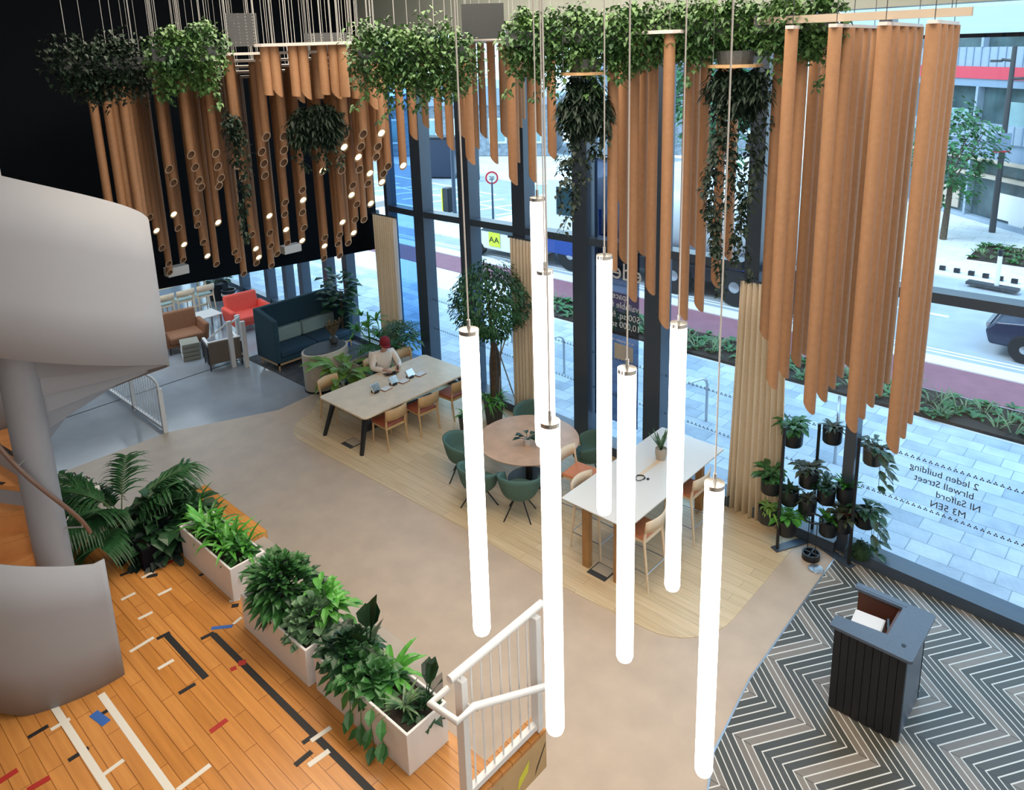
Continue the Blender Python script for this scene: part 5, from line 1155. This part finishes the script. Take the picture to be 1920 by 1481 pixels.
# ------------------------------------------------------------------ the seated person
def skin_mesh(name, chains, m_, parent, root=0, sub=2):
    vs, es, rs = [], [], []; names = {}
    for ch in chains:
        prev = None
        for (k, p, r) in ch:
            if k is not None and k in names: i = names[k]
            else:
                i = len(vs); vs.append(p); rs.append(r)
                if k is not None: names[k] = i
            if prev is not None: es.append((prev, i))
            prev = i
    me = bpy.data.meshes.new(name); me.from_pydata(vs, es, []); o = bpy.data.objects.new(name, me); C.objects.link(o)
    bpy.context.view_layer.objects.active = o
    q = o.modifiers.new('skin', 'SKIN'); q.use_smooth_shade = True
    for i, r in enumerate(rs):
        sv = me.skin_vertices[0].data[i]; sv.radius = (r, r) if not isinstance(r, tuple) else r; sv.use_root = (i == root)
    s_ = o.modifiers.new('sub', 'SUBSURF'); s_.levels = sub; s_.render_levels = sub
    me.materials.append(MATS[m_])
    if parent is not None: o.parent = parent
    return o
t = thing('person', 'person in a maroon cap and cream sweater sitting at the long table looking down', 'person', (-11.98, 8.92, 0), -.30)
neck, head = (.13, 0, 1.12), (.24, 0, 1.27)
LS, RS_, LE, RE, LW, RW = (.06, .20, 1.03), (.06, -.20, 1.03), (.20, .28, .80), (.18, -.29, .80), (.46, .17, .83), (.40, -.10, .80)
def hand(k, w, d, sd, up):
    w = V(w); d = V(d).normalized(); sd = V(sd).normalized(); up = V(up); out = []
    palm = w+d*.055; out.append([(k+'w', tuple(w), .024), (k+'p', tuple(palm), .030)])
    for i, (o_, L) in enumerate(((.030, .072), (.010, .080), (-.010, .075), (-.029, .058))):
        b = palm+sd*o_+d*.035; c = b+d*L*.5-up*.008; e = c+d*L*.35-up*.032
        out.append([(k+'p', tuple(palm), .030), (None, tuple(b), .0095), (None, tuple(c), .009), (None, tuple(e), .008)])
    th = w+d*.03+sd*.030; out.append([(k+'p', tuple(palm), .030), (None, tuple(th+d*.01), .011), (None, tuple(th+d*.045+sd*.02-up*.01), .0095)])
    return out
body = [[('pel', (0, 0, .56), .13), ('sto', (.02, 0, .74), .12), ('che', (.06, 0, .95), .125), ('nb', (.10, 0, 1.07), .062), ('nk', neck, .052), ('jaw', (.185, 0, 1.20), .062), ('hd', head, (.092, .082)), ('top', (.245, 0, 1.345), .07)],
    [('che', 0, 0), ('ls', LS, .065), ('le', LE, .045), ('lf', (.33, .235, .815), .041), ('Lw', LW, .026)], [('che', 0, 0), ('rs', RS_, .065), ('re', RE, .045), ('rf', (.30, -.20, .80), .041), ('Rw', RW, .026)],
    [('pel', 0, 0), ('lh', (.06, .10, .54), .085), ('lk', (.44, .13, .50), .06), ('la', (.42, .13, .10), .04), ('lt', (.55, .14, .035), .035)], [('pel', 0, 0), ('rh', (.06, -.10, .54), .085), ('rk', (.44, -.13, .50), .06), ('ra', (.42, -.13, .10), .04), ('rt', (.55, -.14, .035), .035)]]
hl = hand('L', LW, (.8, -.5, -.05), (-.5, -.8, 0), (0, 0, 1)); hr = hand('R', RW, (.8, .45, -.02), (-.45, .8, 0), (0, 0, 1))
skin_mesh('body', body+hl+hr, 'skin', t)
skin_mesh('sweater', [[('pel', (-.005, 0, .58), .155), ('sto', (.015, 0, .74), .150), ('che', (.055, 0, .95), .150), ('nb', (.095, 0, 1.065), .088)], [('che', 0, 0), ('ls', LS, .088), ('le', LE, .062), ('lf', (.33, .235, .815), .056), ('lw', (.435, .183, .83), .043)],
    [('che', 0, 0), ('rs', RS_, .088), ('re', RE, .062), ('rf', (.30, -.20, .80), .056), ('rw', (.375, -.122, .80), .043)]], 'knit', t)
skin_mesh('trousers', [[('pel', (0, 0, .55), .145), ('lh', (.06, .10, .54), .098), ('lk', (.44, .13, .50), .074), ('la', (.42, .13, .12), .058)], [('pel', 0, 0), ('rh', (.06, -.10, .54), .098), ('rk', (.44, -.13, .50), .074), ('ra', (.42, -.13, .12), .058)]], 'denim', t)
m = MB(); m.T = Matrix.Translation((.222, 0, 1.328)) @ Matrix.Rotation(.34, 4, 'Y')
m.lathe([(.106, -.03), (.108, .02), (.098, .065), (.07, .10), (.02, .115)], n=24); o = m.build('cap', 'maroon', t, smooth=True)
m = MB(); m.T = Matrix.Translation((.222, 0, 1.328)) @ Matrix.Rotation(.34, 4, 'Y'); m.prism([(.06, -.09)]+[(.09+.095*cos(a*pi/8-pi/2), .09*sin(a*pi/8-pi/2)) for a in range(9)]+[(.06, .09)], -.035, -.022); m.build('peak', 'maroon', o)
m = MB(); m.T = Matrix.Translation((.150, 0, 1.22)) @ Matrix.Rotation(.35, 4, 'Y'); m.lathe([(.06, -.05), (.088, 0), (.092, .04)], n=16, sx=.8); m.build('hair', mat('hairbrown', (.05, .025, .015), .6), t, smooth=True)
m = MB(); m.tube([(.322, 0, 1.245), (.342, 0, 1.222), (.324, 0, 1.208)], [.008, .014, .01], 8); m.build('nose', 'skin', t, smooth=True)
for s_ in (-1, 1): MB().lathe([(.002, -.009), (.009, -.004), (.009, .004), (.002, .009)], (.322, .032*s_, 1.252), 10).build('eye', 'paper', t, smooth=True); MB().lathe([(.004, -.026), (.016, -.012), (.018, .01), (.006, .024)], (.215, .092*s_, 1.25), 10, .7, .5).build('ear', 'skin', t, smooth=True)
MB().tube([(.318, -.022, 1.185), (.328, 0, 1.183), (.318, .022, 1.185)], .005, 6).build('mouth', 'redtape', t)
pw = Matrix.Translation(t.location) @ Matrix.Rotation(-.30, 4, 'Z')
q = pw @ V((.52, -.02, .735)); t2 = thing('tablet', 'dark tablet resting on the long table before the person', 'tablet', q, -.3); m = MB(); m.T = Matrix.Rotation(-.22, 4, 'Y'); m.box((-.09, -.14, .02), (.09, .14, .032)); m.build('body', 'screen', t2, bevel=.003); MB().box((-.04, -.1, 0), (.04, .1, .03)).build('stand', 'blackmetal', t2)
q = pw @ V((.56, .11, .845)); t2 = thing('smartphone', 'dark phone held up in the hand of the seated person', 'phone', q, -.3); m = MB(); m.T = Matrix.Rotation(.5, 4, 'Y'); m.box((-.035, -.005, -.07), (.035, .005, .07)); m.build('body', 'screen', t2, bevel=.002)
# ------------------------------------------------------------------ lounge
tag(MB().box((-16.28, 8.16, 0), (-13.05, 10.35, .012)).build('rug', 'rug'), 'dark grey rug under the high-backed teal sofa', 'rug')
t = thing('high_back_sofa', 'teal high-backed sofa with pale sage back cushions on a wooden base', 'sofa', (-15.32, 9.25, .012))
y0, y1, xb, xf = 8.18, 10.30, -15.75, -14.89
MW(t).box((xb, y0, .22), (xb+.12, y1, 1.37)).build('back_panel', 'teal', t, bevel=.02, seg=3)
for ya, yb in ((y0, y0+.12), (y1-.12, y1)): MW(t).profile([(xb+.1, .22), (xf, .22), (xf, 1.22), (xb+.1, 1.37)], ya, yb).build('side_wing', 'teal', t, bevel=.02, seg=3)
MW(t).box((xb+.1, y0+.1, .20), (xf, y1-.1, .32)).build('base', 'teal', t, bevel=.015)
for k in range(2): w = (y1-y0-.24)/2; MW(t).box((xb+.26, y0+.125+k*w, .32), (xf+.02, y0+.115+(k+1)*w, .47)).build('seat_cushion', 'tealseat', t, bevel=.035, seg=3); MW(t).box((xb+.12, y0+.13+k*w, .46), (xb+.28, y0+.11+(k+1)*w, .80)).build('back_cushion', 'sage', t, bevel=.04, seg=3)
MW(t).box((xb+.05, y0+.04, .15), (xf-.02, y0+.09, .20)).box((xb+.05, y1-.09, .15), (xf-.02, y1-.04, .20)).box((xf-.06, y0+.04, .15), (xf-.02, y1-.04, .20)).build('base_frame', 'ply', t)
for x in (xb+.1, xf-.06):
    for y in (y0+.08, y1-.08): MW(t).tube([(x, y, .012), (x, y, .18)], [.015, .025], 8).build('leg', 'ply', t)
t = thing('drum_planter', 'cream oval drum planter with dark rim standing on the rug', 'planter', (-13.48, 8.55, .012))
MB().lathe([(.40, 0), (.42, .03), (.43, .80), (.43, .84), (.38, .85)], n=40, sx=.85, sy=1.25).build('drum', 'cream', t, smooth=True); MB().lathe([(.425, 0), (.425, .025)], n=40, sx=.87, sy=1.27).build('base_ring', 'blackmetal', t); MB().lathe([(.39, .845), (.39, .862)], n=40, sx=.85, sy=1.25).build('top_plate', 'darkgrey', t)
t = thing('dried_vase', 'dark vase of dried brown stems on the cream drum planter', 'vase', (-13.5, 8.8, .874)); MB().lathe([(.06, 0), (.10, .06), (.09, .14), (.05, .17)], n=20).build('vase', 'darkgrey', t, smooth=True); m = MB()
for k in range(40): a = rnd(0, 6.3); d = V((cos(a)*.5, sin(a)*.5, rnd(.8, 1.6))).normalized(); m.tube([(0, 0, .15), d*rnd(.3, .42)+V((0, 0, .1))], .004, 4); m.leaf(d*rnd(.28, .42)+V((0, 0, .1)), d, .09, .05, .2)
m.build('stems', mat('dried', (.16, .11, .05), .8), t)
def armchair(label, fab, loc, rz, s=1.0, flare=.05, legm='blackmetal'):
    t = thing('armchair', label, 'armchair', loc, rz); w = .5*s
    MB().box((-.32, -w+.10, .24), (.40, w-.10, .42)).build('seat_cushion', fab, t, bevel=.05, seg=4); m = MB(); m.T = Matrix.Translation((-.30, 0, .38)) @ Matrix.Rotation(-.22, 4, 'Y'); m.box((-.10, -w+.06, -.08), (.08, w-.06, .50)); m.build('backrest', fab, t, bevel=.06, seg=4)
    for sg in (-1, 1): m = MB(); m.T = Matrix.Translation((0, sg*(w-.06), .2)) @ Matrix.Rotation(-sg*.14, 4, 'X'); m.box((-.36, -.065, .0), (.38, .065, .42)); m.build('armrest', fab, t, bevel=.055, seg=4)
    MB().box((-.34, -w+.05, .17), (.38, w-.05, .25)).build('base', fab, t, bevel=.03, seg=3)
    for x in (-.28, .33):
        for y in (-w+.1, w-.1): MB().tube([(x, y, 0), (x, y, .19)], .016, 8).build('leg', legm, t)
    return t
armchair('brown armchair with rounded arms beside the stack of grey sacks', 'brownfab', (-18.2, 7.55, 0), -.15, 1.02)
armchair('coral red armchair behind the teal sofa', 'coral', (-18.25, 9.32, 0), -.1, 1.0, legm='redtape')
t = thing('side_chair', 'taupe box-backed lounge chair turned away beside the small white railing', 'chair', (-16.45, 7.68, 0), pi-.25)
MB().box((-.36, -.36, .16), (-.29, .36, .68)).build('backrest', 'taupe', t, bevel=.015)
for s_ in (-1, 1): MB().box((-.34, s_*.36-.03, .16), (.30, s_*.36+.03, .60)).build('side_panel', 'deskdark', t, bevel=.012)
MB().box((-.30, -.33, .22), (.32, .33, .42)).build('seat', 'taupe', t, bevel=.03, seg=3)
MB().box((-.30, -.36, .60), (.30, -.30, .63)).box((-.30, .30, .60), (.30, .36, .63)).box((-.34, -.36, .60), (-.28, .36, .70)).build('top_edge', 'paper', t)
for x in (-.32, .28):
    for y in (-.35, .35): MB().tube([(x, y, 0), (x, y, .2)], .015, 6).build('leg', 'blackmetal', t)
for k in range(4): 
    t = tag(MB().box((-.24, -.20, 0), (.24, .20, .10)).build('grey_book', 'sackgrey', bevel=.02, seg=3), ('bottom', 'second from bottom', 'third from bottom', 'topmost')[k]+' of the thick grey books stacked beside the brown armchair', 'book', 'stacked grey books'); t.location = (-17.42, 7.36, .108*k+.0); t.rotation_euler = (0, 0, -.35+.03*(k % 2))
    MB().box((-.235, -.203, .012), (.235, -.19, .088)).build('spine_label', 'paper', t)
t = thing('small_railing', 'short white railing with sloping handrail beside the teal sofa', 'railing', (-15.95, 7.9, 0))
for x, y in ((-16.05, 7.72), (-15.8, 7.92), (-16.3, 8.06)): MW(t).box((x-.035, y-.05, 0), (x+.035, y+.05, 1.12)).build('post', 'white', t)
MW(t).tube([(-16.0, 7.78, 1.1), (-16.2, 8.05, 1.1)], .025, 8).build('top_rail', 'white', t); MW(t).tube([(-16.05, 7.7, 1.1), (-16.45, 7.45, .72)], .022, 8).build('hand_rail', 'white', t)
for z in (.25, .6): MW(t).box((-16.32, 7.92, z), (-15.78, 7.96, z+.04)).build('cross_bar', 'white', t)
for k in range(4): x = -15.85-.11*k; MW(t).tube([(x, 7.94+.03*k, .02), (x, 7.94+.03*k, 1.08)], .008, 6).build('baluster', 'white', t)
t = thing('coffee_table', 'low pale square table between the brown and coral armchairs', 'table', (-18.9, 8.5, 0)); MB().box((-.32, -.32, .43), (.32, .32, .46)).build('tabletop', 'offwhite', t, bevel=.004)
for x in (-.27, .27):
    for y in (-.27, .27): MB().box((x-.02, y-.02, 0), (x+.02, y+.02, .43)).build('leg', 'steel', t)
t = thing('high_table', 'long high wooden table with trestle legs in the bright lounge', 'table', (-20.5, 7.9, 0)); MB().box((-.38, -1.5, 1.02), (.38, 1.45, 1.06)).build('tabletop', 'plyp', t)
for y in (-1.3, 0, 1.3):
    for s_ in (-1, 1): MB().tube([(s_*.36, y+.05, 0), (s_*.2, y, 1.02)], .03, 8).build('leg', 'plyp', t)
MB().box((.24, -1.3, .25), (.30, 1.3, .30)).build('foot_rail', 'plyp', t)
bs2 = make_chair('bar_stool', 'pale wooden stool with sage seat, nearest the window end of the high lounge table', 'sage', 'plyp', .72, (.86, 1.02), True, (-19.85, 8.9, 0), pi, 'stools at the high lounge table')
for k, y in enumerate((8.35, 7.8, 7.25)): dup(bs2, (-19.85, y, 0), pi, 'pale wooden stool with sage seat, %s from the window end of the high lounge table' % nth(k+2), 'stools at the high lounge table')
t = thing('lounge_planter', 'round black planter pot by the lounge window', 'planter', (-21.2, 10.0, 0)); MB().lathe([(.25, 0), (.30, .45), (.33, .52), (.30, .52), (.28, .46)], n=28).build('pot', 'blackmetal', t, smooth=True)
m = MB(); rosette(m, V((0, 0, .48)), 22, .55, .14, (.4, 1.5), .4, 'leaf'); m.build('foliage', 'leafd', t)
t = thing('lounge_planter', 'smaller black bucket beside the round black planter', 'planter', (-20.55, 10.0, 0)); MB().lathe([(.16, 0), (.20, .4), (.21, .42), (.18, .42), (.17, .36)], n=24).build('pot', 'blackmetal', t, smooth=True); MB().lathe([(.212, .26), (.212, .32)], n=24).build('white_band', 'paper', t)
t = plant('fiddle_fig', 'fiddle leaf fig with big round leaves by the window behind the sofa', 'tree', (-15.1, 10.12, .012)); MB().lathe([(.16, 0), (.21, .36), (.19, .36), (.18, .32)], n=24).build('pot', 'truckblue', t, smooth=True)
d0 = ray(655, 545); fzc = CAMH+hypot(-15.1, 10.12)/hypot(d0.x, d0.y)*d0.z; MB().tube([(0, 0, .3), (.03, .02, 1.0), (0, 0, fzc)], [.03, .025, .015], 8).build('trunk', 'bark', t); m = MB()
for k in range(75):
    a = k*2.4; p = V((0, 0, fzc-.45+.9*k/75)); m.leaf(p+V((cos(a), sin(a), 0))*rnd(.02, .35), (cos(a), sin(a), rnd(-.1, .7)), rnd(.26, .36), .20, .25, .12, (.7, 1.1))
m.build('foliage', 'leafd', t)
# things fixed on the dark wall
for px, py, lab in ((331, 507, 'white angled speaker box on the dark wall beside the spiral stair'), (545, 466, 'white angled speaker box on the dark wall above the teal sofa')):
    p = onX(px, py, -13.86); t = thing('wall_speaker', lab, 'speaker', p); MB().box((-.10, -.20, -.08), (.10, .20, .09)).build('body', 'offwhite', t, bevel=.015); MB().box((-.14, -.04, -.03), (-.1, .04, .03)).build('bracket', 'offwhite', t)
p = onX(516, 478, -16.6); t = thing('red_pendant', 'small red pendant bell hanging before the lounge windows', 'pendant', p); MB().lathe([(.02, -.05), (.07, -.03), (.07, .03), (.02, .05)], n=16).build('shade', 'red', t, smooth=True); MB().tube([(0, 0, .04), (0, 0, 3.46-p.z)], .006, 5).build('cable', 'blackmetal', t)

# ------------------------------------------------------------------ light
w = bpy.data.worlds.new('world'); S.world = w; w.use_nodes = True; nt = w.node_tree; bg = nt.nodes['Background']
tc = nt.nodes.new('ShaderNodeTexCoord'); sx = nt.nodes.new('ShaderNodeSeparateXYZ'); nt.links.new(tc.outputs['Generated'], sx.inputs[0])
cr = nt.nodes.new('ShaderNodeValToRGB'); cr.color_ramp.elements[0].position = .45; cr.color_ramp.elements[1].position = .75
cr.color_ramp.elements[0].color = (.62, .86, 1.0, 1); cr.color_ramp.elements[1].color = (.32, .64, 1.0, 1)
nt.links.new(sx.outputs[2], cr.inputs['Fac']); nt.links.new(cr.outputs['Color'], bg.inputs['Color']); bg.inputs['Strength'].default_value = 2.9
def area(name, loc, rot, sx_, sy_, e, col):
    l = bpy.data.lights.new(name, 'AREA'); l.shape = 'RECTANGLE'; l.size = sx_; l.size_y = sy_; l.energy = e; l.color = col
    o = bpy.data.objects.new(name, l); C.objects.link(o); o.location = loc; o.rotation_euler = rot; return o
area('fill_light_hall', (-6.5, 6.0, 8.85), (0, 0, 0), 7, 5, 760, (1, .86, .70))  # added warm fill without a fixture, lifts the whole interior
area('fill_light_mezzanine', (-5.2, -1.6, 8.85), (.35, 0, 0), 5, 4, 110, (1, .86, .70))  # added fill with no fixture, set back to brighten the planter fronts
gl_ = area('fill_light_gallery', (1.2, -1.8, 8.4), (0, 0, 0), 2.5, 2.5, 230, (1, .93, .86)); gl_.rotation_euler = (V((-6.3, 1.8, 3.2))-gl_.location).to_track_quat('-Z', 'Y').to_euler()  # added fill aimed at the stair balustrade to soften its gradient
area('fill_light_entrance', (-.5, 5.5, 8.85), (0, 0, 0), 3, 4, 170, (1, .88, .75))  # added overhead fill for the patterned floor, no lamp modelled
area('lounge_fill', (-19, 6.5, 3.40), (0, 0, 0), 5, 5, 170, (.80, .91, 1))  # added daylight-coloured fill under the lounge ceiling, not a fitting
su = bpy.data.lights.new('sun', 'SUN'); su.energy = 2.6; su.angle = RAD(25); su.color = (.86, .95, 1); so = bpy.data.objects.new('sun', su); C.objects.link(so); so.rotation_euler = (RAD(28), RAD(-25), 0)
S.view_settings.view_transform = 'Standard'; S.view_settings.look = 'None'; S.view_settings.exposure = 0.0; S.view_settings.gamma = 1.0; S.view_settings.use_curve_mapping = False
S.cycles.max_bounces = 6; S.cycles.transparent_max_bounces = 12; S.cycles.use_denoising = True; S.cycles.sample_clamp_indirect = 6
